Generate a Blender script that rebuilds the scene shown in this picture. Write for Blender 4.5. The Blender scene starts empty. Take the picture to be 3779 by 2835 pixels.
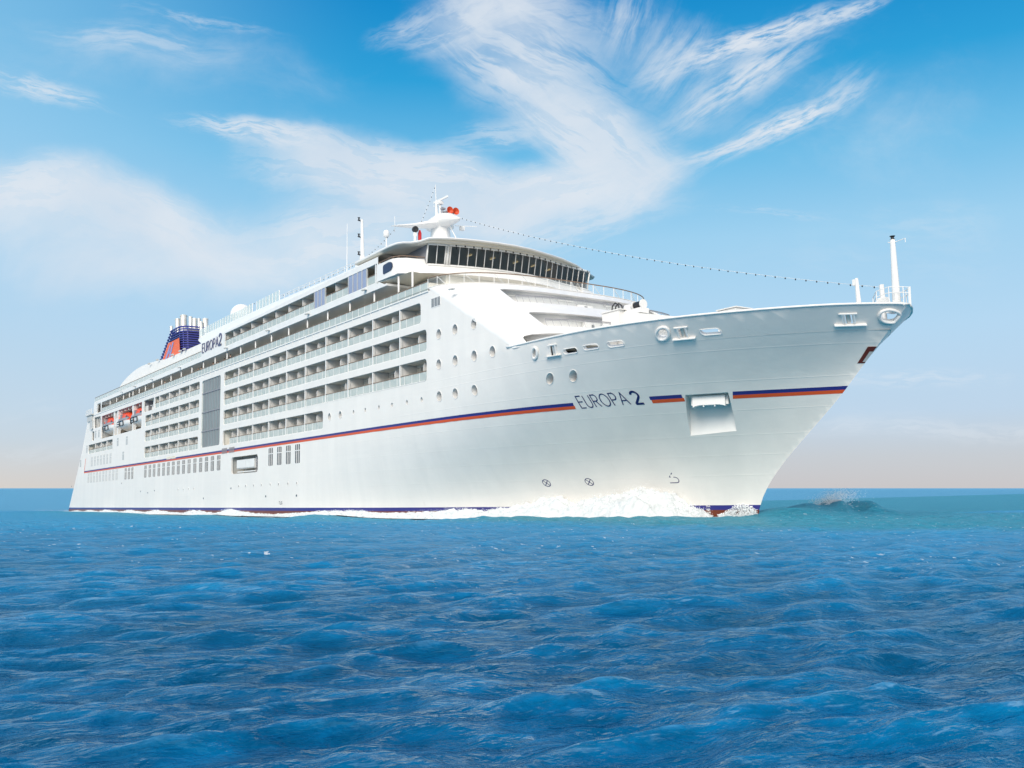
import bpy, bmesh, math, random
import numpy as np
from mathutils import Vector, Matrix, noise
from mathutils.geometry import delaunay_2d_cdt
R_ = math.radians
rng = random.Random(7)
sc = bpy.context.scene
COL = sc.collection

# ------------------------------------------------------------------ camera
cam_d = bpy.data.cameras.new("camera"); cam = bpy.data.objects.new("camera", cam_d); COL.objects.link(cam)
FPX, IMW, IMH = 3552.1, 3779.0, 2835.0
cam_d.sensor_width = 36.0; cam_d.lens = FPX / IMW * 36.0
cam_d.clip_start = 0.3; cam_d.clip_end = 60000
CAM_H = 2.19
YAW, PIT = 2.5383, math.atan(384.5 / FPX)
CAMP = Vector((37.7632, -59.2429, CAM_H))
FW = Vector((math.cos(PIT) * math.cos(YAW), math.cos(PIT) * math.sin(YAW), math.sin(PIT)))
RT = FW.cross(Vector((0, 0, 1))).normalized(); UP = RT.cross(FW)
cam.matrix_world = Matrix(((RT.x, UP.x, -FW.x, CAMP.x), (RT.y, UP.y, -FW.y, CAMP.y), (RT.z, UP.z, -FW.z, CAMP.z), (0, 0, 0, 1)))
sc.camera = cam

# ------------------------------------------------------------------ sun, view
SUN = Vector((0.50, -0.67, 0.54)).normalized()
sl = bpy.data.lights.new("sun", 'SUN'); sl.energy = 2.5; sl.angle = R_(24.0); sl.color = (1.0, 0.93, 0.84)
so = bpy.data.objects.new("sun", sl); COL.objects.link(so); so.rotation_euler = SUN.to_track_quat('Z', 'Y').to_euler()
so.location = (0, -100, 120)
vs = sc.view_settings; vs.view_transform = 'Standard'; vs.look = 'None'; vs.exposure = 0.0; vs.gamma = 1.0; vs.use_curve_mapping = False
sc.cycles.max_bounces = 6; sc.cycles.transparent_max_bounces = 16; sc.cycles.diffuse_bounces = 3
sc.cycles.caustics_reflective = False; sc.cycles.caustics_refractive = False

# ------------------------------------------------------------------ node helpers
class NT:
    def __init__(s, tree): s.t = tree; s.n = tree.nodes; s.l = tree.links
    def new(s, typ, **kw):
        n = s.n.new(typ)
        for k, v in kw.items(): setattr(n, k, v)
        return n
    def put(s, sock, v):
        if isinstance(v, bpy.types.NodeSocket): s.l.new(v, sock)
        else: sock.default_value = v
    def m(s, op, a, b=0.0, c=0.0, clamp=False):
        n = s.new('ShaderNodeMath', operation=op); n.use_clamp = clamp
        s.put(n.inputs[0], a); s.put(n.inputs[1], b); s.put(n.inputs[2], c); return n.outputs[0]
    def vm(s, op, a, b=(0, 0, 0)):
        n = s.new('ShaderNodeVectorMath', operation=op); s.put(n.inputs[0], a)
        if op == 'SCALE': s.put(n.inputs['Scale'], b); return n.outputs[0]
        s.put(n.inputs[1], b)
        return n.outputs['Value'] if op in ('DOT_PRODUCT', 'LENGTH') else n.outputs[0]
    def ramp(s, fac, stops, interp='LINEAR'):
        n = s.new('ShaderNodeValToRGB'); e = n.color_ramp.elements; n.color_ramp.interpolation = interp
        while len(e) < len(stops): e.new(0.5)
        for el, (p, c) in zip(e, stops):
            el.position = p; el.color = (c[0], c[1], c[2], 1) if not isinstance(c, (int, float)) else (c, c, c, 1)
        s.put(n.inputs[0], fac); return n.outputs[0]
    def mix(s, f, a, b):
        n = s.new('ShaderNodeMix', data_type='RGBA'); s.put(n.inputs[0], f)
        for i, v in ((6, a), (7, b)):
            if isinstance(v, tuple) and len(v) == 3: v = (*v, 1)
            s.put(n.inputs[i], v)
        return n.outputs[2]
    def noise(s, vec, scale, detail=4, rough=.55, dist=0.0):
        n = s.new('ShaderNodeTexNoise'); s.put(n.inputs['Vector'], vec); n.inputs['Scale'].default_value = scale
        n.inputs['Detail'].default_value = detail; n.inputs['Roughness'].default_value = rough; n.inputs['Distortion'].default_value = dist
        return n.outputs[0]
    def maprange(s, v, a, b, c=0., d=1., smooth=True):
        n = s.new('ShaderNodeMapRange'); n.interpolation_type = 'SMOOTHSTEP' if smooth else 'LINEAR'
        s.put(n.inputs[0], v)
        for i, x in enumerate((a, b, c, d)): s.put(n.inputs[1 + i], x)
        return n.outputs[0]
def lin(r, g, b):
    f = lambda c: (c / 255 / 12.92) if c / 255 <= .04045 else ((c / 255 + .055) / 1.055) ** 2.4
    return (f(r), f(g), f(b))

# ------------------------------------------------------------------ world sky
W = bpy.data.worlds.new("World"); sc.world = W; W.use_nodes = True
w = NT(W.node_tree); w.n.clear()
out = w.new('ShaderNodeOutputWorld')
sky = w.new('ShaderNodeTexSky'); sky.sky_type = 'NISHITA'; sky.sun_disc = False
sky.sun_elevation = math.asin(SUN.z); sky.sun_rotation = math.atan2(SUN.x, SUN.y)
bg1 = w.new('ShaderNodeBackground'); w.l.new(sky.outputs[0], bg1.inputs[0]); bg1.inputs[1].default_value = 0.1
tc = w.new('ShaderNodeTexCoord'); D = tc.outputs['Generated']
dz = w.vm('DOT_PRODUCT', D, (0, 0, 1))
# fixed compass axes of the sky (north-west quarter): cloud sheet coordinates by direction
fx = w.m('MAXIMUM', w.vm('DOT_PRODUCT', D, tuple(FW)), 0.05)
cu = w.m('DIVIDE', w.vm('DOT_PRODUCT', D, tuple(RT)), fx)
cv = w.m('DIVIDE', w.vm('DOT_PRODUCT', D, tuple(UP)), fx)
cmb = w.new('ShaderNodeCombineXYZ'); w.put(cmb.inputs[0], cu); w.put(cmb.inputs[1], cv); P0 = cmb.outputs[0]
def ce(px, py): return ((px - 1105.5) / 2078., (829.5 - py) / 2078.)
# clear sky colour by height and by side
base = w.ramp(w.m('MULTIPLY', dz, 1.6), [(0.0, lin(204, 201, 203)), (0.05, lin(199, 205, 213)), (0.12, lin(190, 213, 235)), (0.25, lin(182, 217, 243)),
              (0.40, lin(160, 211, 242)), (0.52, lin(112, 192, 235)), (0.64, lin(40, 162, 220)), (0.76, lin(0, 138, 206)), (1.0, lin(0, 108, 180))])
left_pale = w.maprange(cu, -.58, -.12, .62, 0.)
base = w.mix(left_pale, base, w.ramp(dz, [(0.0, lin(226, 219, 210)), (.045, lin(204, 220, 232)), (.2, lin(176, 214, 242)), (.5, lin(140, 205, 241))]))
# cloud masks: soft ellipses warped by noise
wn = w.new('ShaderNodeTexNoise'); w.put(wn.inputs['Vector'], P0); wn.inputs['Scale'].default_value = 5.0; wn.inputs['Detail'].default_value = 5
wv = w.vm('SCALE', w.vm('SUBTRACT', wn.outputs['Color'], (.5, .5, .5)), 0.085)
P1 = w.vm('ADD', P0, wv)
wv2 = w.vm('SCALE', w.vm('SUBTRACT', wn.outputs['Color'], (.5, .5, .5)), 0.05)
P2 = w.vm('ADD', P0, wv2)
def blob(px, py, rx, ry, rot, s, core=0.0, src=None, streak=0.0):
    mp = w.new('ShaderNodeMapping', vector_type='TEXTURE'); u, v = ce(px, py)
    w.put(mp.inputs[0], src or P1); mp.inputs['Location'].default_value = (u, v, 0)
    mp.inputs['Rotation'].default_value = (0, 0, R_(rot)); mp.inputs['Scale'].default_value = (rx / 2078., ry / 2078., 1)
    r = w.vm('LENGTH', mp.outputs[0]); f = w.maprange(r, 1.15, core, 0., s)
    if streak:
        m2 = w.new('ShaderNodeMapping', vector_type='POINT'); w.put(m2.inputs[0], mp.outputs[0]); m2.inputs['Scale'].default_value = (rx / ry * .24, 1.25, 1)
        m2.inputs['Location'].default_value = (px * .01, py * .013, 0)
        nn = w.noise(m2.outputs[0], 2.2, 5, .66, .25)
        f = w.m('MULTIPLY', f, w.maprange(nn, .5 - streak * .22, .5 + streak * .16, max(.05, .95 - streak), 1.))
    return f
BL = [blob(330, 130, 560, 130, -6, .36), blob(1930, 260, 330, 190, 8, .34), blob(2000, 930, 500, 40, 2, .42, streak=.4), blob(60, 960, 330, 40, 0, .36, streak=.4), blob(1640, 180, 330, 150, 30, .34, src=P2, streak=.2), blob(1440, 90, 200, 150, 60, .3, src=P2, streak=.3), blob(1130, 30, 240, 90, 0, .5, streak=.3), blob(1130, 120, 330, 190, -28, .95, streak=.3), blob(1295, 310, 250, 120, -40, 1.0, .2, streak=.22), blob(1000, 45, 250, 66, 16, .8, streak=.5), blob(860, 60, 120, 34, 22, .5, streak=.6),
      blob(1200, 430, 330, 95, 14, 1.0, .2, streak=.12), blob(1390, 410, 130, 60, 40, .7, streak=.3), blob(840, 390, 400, 105, -9, 1.0, .3, streak=.15), blob(560, 305, 230, 34, -11, .9, .2, streak=.5), blob(1060, 300, 170, 60, 10, .55, streak=.4),
      blob(780, 520, 430, 120, 0, .85, .1, streak=.12), blob(90, 420, 340, 100, -4, .95, .1, streak=.15), blob(330, 470, 280, 95, -22, .9, .1, streak=.15), blob(400, 590, 560, 110, 0, .55), blob(140, 520, 380, 120, -6, .6),
      blob(110, 215, 200, 42, -14, .75, streak=.6), blob(1690, 275, 270, 40, 27, 1.15, src=P2, streak=.9), blob(1600, 170, 280, 60, 33, .95, src=P2, streak=1.0),
      blob(1630, 80, 330, 42, 19, 1.15, src=P2, streak=.9), blob(1820, 20, 200, 24, 22, .8, src=P2, streak=.9), blob(1560, 330, 130, 22, 14, 1.0, src=P2, streak=.6),
      blob(1350, 30, 120, 90, 70, .62, src=P2, streak=1.), blob(1450, 130, 130, 100, 50, .66, src=P2, streak=1.), blob(1830, 190, 130, 60, 40, .5, src=P2, streak=1.),
      blob(420, 40, 230, 26, -12, .5, streak=1.), blob(300, 90, 260, 60, -8, .5, streak=.8), blob(1660, 465, 170, 18, -5, .42, src=P2, streak=.9), blob(1250, 500, 320, 60, 14, .6, streak=.4),
      blob(1960, 820, 330, 34, 4, .55, src=P2, streak=.8), blob(1980, 480, 300, 70, 2, .3, streak=.6), blob(60, 880, 260, 40, 0, .25, streak=.7), blob(1900, 560, 420, 90, 3, .25, streak=.6)]
acc = None
for f in BL:
    g = w.m('SUBTRACT', 1.0, f); acc = g if acc is None else w.m('MULTIPLY', acc, g)
cl = w.m('SUBTRACT', 1.0, acc)
fine = w.noise(w.vm('MULTIPLY', P1, (1.0, 1.6, 1)), 7.5, 7, .66, .25)
wide = w.noise(w.vm('MULTIPLY', P1, (1.0, 1.4, 1)), 2.6, 4, .55)
cl = w.maprange(w.m('ADD', cl, w.m('ADD', w.m('MULTIPLY', w.m('SUBTRACT', fine, .5), .68), w.m('MULTIPLY', w.m('SUBTRACT', wide, .5), .35))), .03, 1.12)
ccol = w.ramp(w.noise(P1, 6., 4, .5), [(.3, lin(214, 227, 240)), (.7, lin(236, 240, 245))])
skyc = w.mix(w.m('MULTIPLY', cl, .96), base, ccol)
# unseen white cloud behind the camera, added as neutral fill light for the ship
behind_cam = w.vm('DOT_PRODUCT', D, (-FW.x, -FW.y, 0.0))
bank = w.m('MULTIPLY', w.maprange(behind_cam, -.25, .35), w.maprange(w.noise(D, 1.6, 5, .55), .28, .55, .55, 1.))
skyc = w.mix(bank, skyc, (1.42, 1.38, 1.31))
bg2 = w.new('ShaderNodeBackground'); w.put(bg2.inputs[0], skyc); bg2.inputs[1].default_value = 1.0
ms = w.new('ShaderNodeMixShader'); ms.inputs[0].default_value = 0.94
w.l.new(bg1.outputs[0], ms.inputs[1]); w.l.new(bg2.outputs[0], ms.inputs[2]); w.l.new(ms.outputs[0], out.inputs[0])

# ------------------------------------------------------------------ materials
def mat(name, col, rough=.5, metal=0., spec=.5, bump=0., bscale=3., var=0., emit=None, coat=0.):
    m = bpy.data.materials.new(name); m.use_nodes = True; t = NT(m.node_tree); b = t.n['Principled BSDF']
    b.inputs['Base Color'].default_value = (*col, 1); b.inputs['Roughness'].default_value = rough; b.inputs['Metallic'].default_value = metal
    b.inputs['Specular IOR Level'].default_value = spec; b.inputs['Coat Weight'].default_value = coat
    co = t.new('ShaderNodeTexCoord').outputs['Object']
    if var:
        nz = t.noise(co, bscale * .5, 5, .6)
        c2 = tuple(c * (1 - var) for c in col)
        t.put(b.inputs['Base Color'], t.mix(t.maprange(nz, .35, .65), (*c2, 1), (*col, 1)))
    if bump:
        bn = t.new('ShaderNodeBump'); bn.inputs['Strength'].default_value = bump; bn.inputs['Distance'].default_value = .05
        t.put(bn.inputs['Height'], t.noise(co, bscale, 3)); t.put(b.inputs['Normal'], bn.outputs[0])
    if emit: b.inputs['Emission Color'].default_value = (*emit, 1); b.inputs['Emission Strength'].default_value = 1.
    return m
def glass_mat(name, col, alpha, rough=.12):
    m = bpy.data.materials.new(name); m.use_nodes = True; t = NT(m.node_tree); b = t.n['Principled BSDF']
    co = t.new('ShaderNodeTexCoord').outputs['Object']
    nz = t.noise(t.vm('MULTIPLY', co, (.35, .35, .02)), 1.0, 3, .6)
    t.put(b.inputs['Base Color'], t.mix(nz, tuple(c * .88 for c in col), tuple(min(1, c * 1.1) for c in col)))
    b.inputs['Roughness'].default_value = rough; b.inputs['Alpha'].default_value = alpha
    return m
def hull_mat():
    m = bpy.data.materials.new("hull_paint"); m.use_nodes = True; t = NT(m.node_tree); b = t.n['Principled BSDF']
    co = t.new('ShaderNodeTexCoord').outputs['Object']
    sp = t.new('ShaderNodeSeparateXYZ'); t.put(sp.inputs[0], co); z = sp.outputs[2]; x = sp.outputs[0]
    white = t.mix(t.maprange(t.noise(t.vm('MULTIPLY', co, (.5, .5, .06)), 1., 5, .6), .3, .7), (.81, .785, .75, 1), (.855, .825, .785, 1))
    cell = t.new('ShaderNodeCombineXYZ'); t.put(cell.inputs[0], t.m('FLOOR', t.m('DIVIDE', x, 9.3))); t.put(cell.inputs[1], t.m('FLOOR', t.m('DIVIDE', z, 1.93)))
    wnz = t.new('ShaderNodeTexWhiteNoise'); wnz.noise_dimensions = '2D'; t.put(wnz.inputs['Vector'], cell.outputs[0])
    white = t.mix(t.m('MULTIPLY', wnz.outputs['Value'], .12), white, (.66, .66, .64, 1))
    # faint rust and salt runs
    runs = t.maprange(t.noise(t.vm('MULTIPLY', co, (1.4, 1.4, .09)), 1., 4, .65), .63, .8, 0., .14)
    runs = t.m('MULTIPLY', runs, t.maprange(z, 9., 1., 0.1, 1.))
    white = t.mix(runs, white, (.52, .47, .40, 1))
    wob = t.m('MULTIPLY', t.m('SUBTRACT', t.noise(co, .35, 3), .5), .03)
    zz = t.m('ADD', z, wob)
    c = t.mix(t.m('LESS_THAN', zz, 0.0), white, (*lin(52, 52, 128), 1))
    red = t.mix(t.noise(t.vm('MULTIPLY', co, (.3, .3, 2.5)), 1., 4), (*lin(92, 40, 26), 1), (*lin(128, 66, 44), 1))
    c = t.mix(t.m('LESS_THAN', zz, -0.38), c, red)
    t.put(b.inputs['Base Color'], c); b.inputs['Roughness'].default_value = .3; b.inputs['Specular IOR Level'].default_value = .35
    h = None
    for zs in (2.35, 3.9, 5.4, 7.2, 9.25, 11.3, 12.05):
        d = t.m('ABSOLUTE', t.m('SUBTRACT', z, zs)); l = t.maprange(d, .0, .06, 1., 0.)
        h = l if h is None else t.m('ADD', h, l)
    fx_ = t.m('ABSOLUTE', t.m('SUBTRACT', t.m('FRACT', t.m('DIVIDE', x, 9.3)), .5)); h = t.m('ADD', h, t.m('MULTIPLY', t.maprange(fx_, 0., .003, 1., 0.), .5))
    h = t.m('MULTIPLY', h, t.maprange(x, -75., -30., .25, 1.))
    h = t.m('ADD', t.m('MULTIPLY', h, .5), t.m('MULTIPLY', t.noise(t.vm('MULTIPLY', co, (.45, .45, .8)), 1., 3, .5), 2.2))
    bn = t.new('ShaderNodeBump'); bn.inputs['Strength'].default_value = .4; bn.inputs['Distance'].default_value = .03
    t.put(bn.inputs['Height'], h); t.put(b.inputs['Normal'], bn.outputs[0])
    return m
M = dict(
    prom=mat("promenade_planking", (.60, .54, .44), .6, var=.1, bscale=4.),
    cabin=mat("cabin_window_glass", (.50, .48, .43), .2, spec=.6, var=.3, bscale=.5), screen2=glass_mat("clear_screen_glass", (.80, .86, .86), .14), brglass=glass_mat("bridge_window_glass", (.05, .056, .056), .66, .06),
    hull=hull_mat(),
    white=mat("white_paint", (.83, .82, .80), .34, var=.05, bump=.12, bscale=1.2, spec=.35),
    cream=mat("cream_wall_paint", (.86, .835, .76), .5, var=.06, bscale=.8),
    grey=mat("light_grey_paint", (.52, .53, .52), .5, var=.08),
    soffit=mat("soffit_paint", (.74, .72, .64), .55, var=.08, bscale=.6),
    deck=mat("teak_deck", (.60, .52, .41), .7, var=.2, bscale=4.),
    greydeck=mat("painted_deck", (.40, .42, .40), .6, var=.1),
    glass=glass_mat("frosted_balcony_glass", (.62, .70, .68), .60),
    screen=glass_mat("wind_screen_glass", (.60, .72, .72), .45),
    dark=mat("dark_window_glass", (.018, .022, .026), .06, spec=.8),
    port=mat("porthole_glass", (.16, .17, .18), .15, spec=.7),
    tint=mat("tinted_window_glass", (.07, .085, .10), .12, spec=.7),
    teal=mat("atrium_glass", lin(140, 160, 162), .1, spec=.7, var=.25, bscale=.15),
    lav=mat("reflecting_glass", lin(150, 160, 190), .08, spec=.9, var=.15, bscale=.4),
    wood=mat("handrail_wood", (.24, .16, .11), .5),
    navy=mat("navy_paint", lin(20, 28, 92), .4), navyg=mat("navy_glass", lin(8, 12, 62), .08, spec=.9),
    stripeb=mat("stripe_blue", lin(36, 42, 122), .4), orange=mat("stripe_orange", lin(214, 84, 34), .42),
    funb=mat("funnel_blue", lin(62, 66, 142), .45), fund=mat("funnel_inside", lin(22, 24, 58), .6),
    funo=mat("funnel_orange", lin(226, 98, 48), .45, var=.08), fune=mat("emblem_violet", lin(140, 138, 190), .45),
    steel=mat("exhaust_pipe_metal", (.72, .70, .66), .35, metal=.35, var=.15, bscale=2.),
    black=mat("black_fitting", (.02, .02, .022), .5), hornr=mat("horn_orange", lin(205, 70, 22), .4), red=mat("red_cover", lin(190, 30, 34), .5),
    boato=mat("lifeboat_orange", lin(226, 78, 38), .4), boatg=mat("lifeboat_grey", (.28, .28, .31), .5), rust=mat("anchor_red", lin(96, 34, 24), .6),
    sign=mat("sign_metal", lin(84, 86, 122), .35, metal=.3), skin=mat("skin", (.55, .36, .26), .6), suit=mat("dark_cloth", (.02, .022, .03), .8),
    shirt=mat("white_cloth", (.75, .76, .78), .8), bluec=mat("blue_cloth", lin(60, 80, 130), .8), trous=mat("grey_cloth", (.10, .11, .14), .8), hair=mat("dark_hair", (.025, .018, .014), .6),
    lamp=mat("tube_lamp_glass", (.85, .84, .80), .3))

# ------------------------------------------------------------------ mesh helpers
class MB:
    def __init__(s): s.v = []; s.f = []; s.mi = []; s.nrm = {}; s.cur = 0
    def quad(s, *p):
        i = len(s.v); s.v += [tuple(q) for q in p]; s.f.append(tuple(range(i, i + len(p)))); s.mi.append(s.cur)
    def box(s, x0, x1, y0, y1, z0, z1):
        i = len(s.v)
        s.v += [(x, y, z) for x in (x0, x1) for y in (y0, y1) for z in (z0, z1)]
        for f in ((0, 1, 3, 2), (4, 6, 7, 5), (0, 4, 5, 1), (2, 3, 7, 6), (0, 2, 6, 4), (1, 5, 7, 3)):
            s.f.append(tuple(i + k for k in f)); s.mi.append(s.cur)
    def hexa(s, p):     # 8 points: bottom 4 (ccw), top 4
        i = len(s.v); s.v += [tuple(q) for q in p]
        for f in ((3, 2, 1, 0), (4, 5, 6, 7), (0, 1, 5, 4), (1, 2, 6, 5), (2, 3, 7, 6), (3, 0, 4, 7)):
            s.f.append(tuple(i + k for k in f)); s.mi.append(s.cur)
    def tube(s, pts, r, n=6, cap=True, closed=False):
        pts = [Vector(p) for p in pts]; L = len(pts); rs = r if isinstance(r, (list, tuple)) else [r] * L; base = len(s.v)
        for k, p in enumerate(pts):
            a = pts[(k - 1) % L] if (closed or k > 0) else p; b = pts[(k + 1) % L] if (closed or k < L - 1) else p
            t = (b - a).normalized(); u = t.cross(Vector((0, 0, 1)))
            if u.length < .05: u = t.cross(Vector((0, 1, 0)))
            u.normalize(); q = t.cross(u)
            for j in range(n):
                an = 2 * math.pi * j / n; s.v.append(tuple(p + (u * math.cos(an) + q * math.sin(an)) * rs[k]))
        for k in range(L if closed else L - 1):
            for j in range(n):
                a = base + k * n + j; b = base + k * n + (j + 1) % n; k2 = (k + 1) % L
                s.f.append((a, b, base + k2 * n + (j + 1) % n, base + k2 * n + j)); s.mi.append(s.cur)
        if cap and not closed:
            s.f.append(tuple(base + j for j in range(n))[::-1]); s.mi.append(s.cur)
            s.f.append(tuple(base + (L - 1) * n + j for j in range(n))); s.mi.append(s.cur)
    def lathe(s, prof, c, n=20, axis='Z', ang=2 * math.pi):   # prof [(r,h)]
        base = len(s.v); L = len(prof); c = Vector(c)
        for r, h in prof:
            for j in range(n):
                a = ang * j / n; x, y = r * math.cos(a), r * math.sin(a)
                s.v.append(tuple(c + (Vector((x, y, h)) if axis == 'Z' else Vector((h, x, y)) if axis == 'X' else Vector((x, h, y)))))
        for k in range(L - 1):
            for j in range(n):
                s.f.append((base + k * n + j, base + k * n + (j + 1) % n, base + (k + 1) * n + (j + 1) % n, base + (k + 1) * n + j)); s.mi.append(s.cur)
        if prof[0][0] > 1e-4: s.f.append(tuple(base + j for j in range(n))[::-1]); s.mi.append(s.cur)
        if prof[-1][0] > 1e-4: s.f.append(tuple(base + (L - 1) * n + j for j in range(n))); s.mi.append(s.cur)
    def grid(s, P):     # P[i][j] points
        base = len(s.v); a = len(P); b = len(P[0])
        for row in P: s.v += [tuple(q) for q in row]
        for i in range(a - 1):
            for j in range(b - 1):
                s.f.append((base + i * b + j, base + i * b + j + 1, base + (i + 1) * b + j + 1, base + (i + 1) * b + j)); s.mi.append(s.cur)
    def prism(s, poly, y0, y1):  # poly in (x,z)
        n = len(poly); i = len(s.v); s.v += [(x, y0, z) for x, z in poly] + [(x, y1, z) for x, z in poly]
        s.f.append(tuple(range(i, i + n))); s.mi.append(s.cur); s.f.append(tuple(range(i + 2 * n - 1, i + n - 1, -1))); s.mi.append(s.cur)
        for k in range(n):
            s.f.append((i + k, i + n + k, i + n + (k + 1) % n, i + (k + 1) % n)); s.mi.append(s.cur)
    def panel(s, outline, holes, mapf, extra=(), nf=None, scl=1.0):
        pts = []; edges = []
        for lp in [outline] + list(holes):
            b = len(pts); pts += [Vector((p[0] * scl, p[1])) for p in lp]; edges += [(b + k, b + (k + 1) % len(lp)) for k in range(len(lp))]
        pts += [Vector((p[0] * scl, p[1])) for p in extra]
        r = delaunay_2d_cdt(pts, edges, [], 0, 1e-5); V = np.array([(v.x / scl, v.y) for v in r[0]]); T = np.array([f for f in r[2]])
        c = V[T].mean(axis=1); keep = inpoly(c, outline)
        for h in holes: keep &= ~inpoly(c, h)
        X = mapf(V); base = len(s.v); s.v += [tuple(q) for q in X]
        s.f += [tuple(int(base + k) for k in t) for t in T[keep]]; s.mi += [s.cur] * int(keep.sum())
        if nf is not None:
            for k, q in enumerate(nf(V)): s.nrm[base + k] = tuple(q)
    def rim(s, loop, mapf, depth):    # inward walls of an opening, depth along +y
        A = mapf(np.array(loop, float)); n = len(A); base = len(s.v)
        s.v += [tuple(p) for p in A] + [(p[0], p[1] + depth, p[2]) for p in A]
        for k in range(n):
            s.f.append((base + k, base + (k + 1) % n, base + n + (k + 1) % n, base + n + k)); s.mi.append(s.cur)
    def build(s, name, mats, parent=None, smooth=False, loc=None):
        me = bpy.data.meshes.new(name); me.from_pydata(s.v, [], s.f)
        for m_ in (mats if isinstance(mats, (list, tuple)) else [mats]): me.materials.append(m_)
        me.polygons.foreach_set('material_index', s.mi)
        if smooth is True: me.polygons.foreach_set('use_smooth', [True] * len(me.polygons))
        elif smooth:
            me.polygons.foreach_set('use_smooth', [True] * len(me.polygons)); me.set_sharp_from_angle(angle=R_(smooth))
        me.update()
        if s.nrm:
            me.polygons.foreach_set('use_smooth', [True] * len(me.polygons))
            nn = [s.nrm.get(k, (0, 0, 0)) for k in range(len(s.v))]
            # faces without given normals stay flat
            sm = [all(v in s.nrm for v in f) for f in s.f]; me.polygons.foreach_set('use_smooth', sm)
            me.normals_split_custom_set_from_vertices(nn)
        o = bpy.data.objects.new(name, me); COL.objects.link(o)
        if parent is not None: o.parent = parent
        if loc is not None: o.location = loc
        return o
def inpoly(P, poly):
    poly = np.asarray([(p[0], p[1]) for p in poly]); x, y = P[:, 0], P[:, 1]; r = np.zeros(len(P), bool); j = len(poly) - 1
    for i in range(len(poly)):
        xi, yi = poly[i]; xj, yj = poly[j]
        cnd = (yi > y) != (yj > y)
        with np.errstate(divide='ignore', invalid='ignore'): r ^= cnd & (x < (xj - xi) * (y - yi) / (yj - yi) + xi)
        j = i
    return r
def rrect(x0, x1, z0, z1, r=.35, n=4, corners=(1, 1, 1, 1)):
    o = []
    for (cx, cz, a0, on) in ((x0 + r, z0 + r, 180, corners[0]), (x1 - r, z0 + r, 270, corners[1]), (x1 - r, z1 - r, 0, corners[2]), (x0 + r, z1 - r, 90, corners[3])):
        if on: o += [(cx + r * math.cos(R_(a0 + 90 * k / n)), cz + r * math.sin(R_(a0 + 90 * k / n))) for k in range(n + 1)]
        else: o.append({180: (x0, z0), 270: (x1, z0), 0: (x1, z1), 90: (x0, z1)}[a0])
    return o
def circ(x, z, rx, rz=None, n=20, sh=0.0):
    rz = rz or rx
    return [(x + rx * math.cos(2 * math.pi * k / n) + sh * rz * math.sin(2 * math.pi * k / n), z + rz * math.sin(2 * math.pi * k / n)) for k in range(n)]
def roundpoly(pts, r, n=3):
    o = []; L = len(pts)
    for i in range(L):
        p = Vector(pts[i]); a = (Vector(pts[i - 1]) - p); b = (Vector(pts[(i + 1) % L]) - p)
        rr = min(r, a.length * .45, b.length * .45); A = p + a.normalized() * rr; B = p + b.normalized() * rr
        for k in range(n + 1):
            t = k / n; q = A * (1 - t) ** 2 + p * 2 * t * (1 - t) + B * t * t; o.append((q.x, q.y))
    return o
def tag(o, label=None, cat=None, group=None, kind=None):
    for k, v in (('label', label), ('category', cat), ('group', group), ('kind', kind)):
        if v: o[k] = v
    return o
def empty(name, loc=(0, 0, 0)):
    o = bpy.data.objects.new(name, None); COL.objects.link(o); o.location = loc; o.empty_display_size = .5; return o
def kids(o): return [c for c in list(COL.objects) if c.parent is o]
def copy_tree(o, parent=None, loc=None, ch=None):
    c = o.copy(); COL.objects.link(c)
    if parent is not None: c.parent = parent
    if loc is not None: c.location = loc
    for k in list(o.children): copy_tree(k, c)
    return c

# ------------------------------------------------------------------ hull form (ship frame: X forward from the stem head, Y to port, Z up from the paint line)

def pchip(xk,Y,x):
    # xk (L,), Y (L,N) or (L,), x (N,)
    xk=np.asarray(xk,float); x=np.asarray(x,float); Y=np.asarray(Y,float)
    if Y.ndim==1: Y=np.repeat(Y[:,None],x.size,1)
    h=np.diff(xk)[:,None]; d=np.diff(Y,axis=0)/h
    m=np.zeros_like(Y); m[0]=d[0]; m[-1]=d[-1]
    if len(xk)>2:
        w1=2*h[1:]+h[:-1]; w2=h[1:]+2*h[:-1]
        with np.errstate(divide='ignore',invalid='ignore'):
            t=(w1+w2)/(w1/d[:-1]+w2/d[1:])
        m[1:-1]=np.where(d[:-1]*d[1:]>0,t,0.)
    x=np.clip(x,xk[0],xk[-1]); i=np.clip(np.searchsorted(xk,x,side='right')-1,0,len(xk)-2)
    n=np.arange(x.size); hh=np.diff(xk)[i]; t=(x-xk[i])/hh
    return ((1+2*t)*(1-t)**2*Y[i,n]+t*(1-t)**2*hh*m[i,n]+t*t*(3-2*t)*Y[i+1,n]+t*t*(t-1)*hh*m[i+1,n])
HB=13.35
LZ=np.array([-8.,-1.2,0.,8.5,13.62])
LX=[-14.9,-14.4,-14.05,-5.42,-0.28]
LD=[([0,5,12,25,40,60],[0,1.2,3.6,7.6,11,HB]),
    ([0,5,10,15,25,35,45,60],[0,1.7,3.4,5.1,8.3,10.8,12.3,HB]),
    ([0,5,10,15,25,35,45,60],[0,1.9,3.7,5.4,8.6,11,12.4,HB]),
    ([0,3.5,6.5,10,14,19.2,24.6,35,49],[0,2.45,4.6,6.8,8.8,10.5,11.8,12.95,HB]),
    ([0,.2,.6,1.3,3.0,7.7,11.4,15.2,19.7,24.2,29.8],[0,.62,1.4,2.55,4.6,8.25,10.35,11.8,12.85,13.2,HB])]
def stemx(z): return pchip(LZ,LX,np.atleast_1d(z))
def hully(x,z):
    x=np.atleast_1d(np.asarray(x,float)); z=np.atleast_1d(np.asarray(z,float)); z=np.minimum(z,13.62)
    d=np.maximum(stemx(z)-x,0)
    Y=np.array([pchip(k,v,d) for k,v in LD])
    return pchip(LZ,Y,z)
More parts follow.
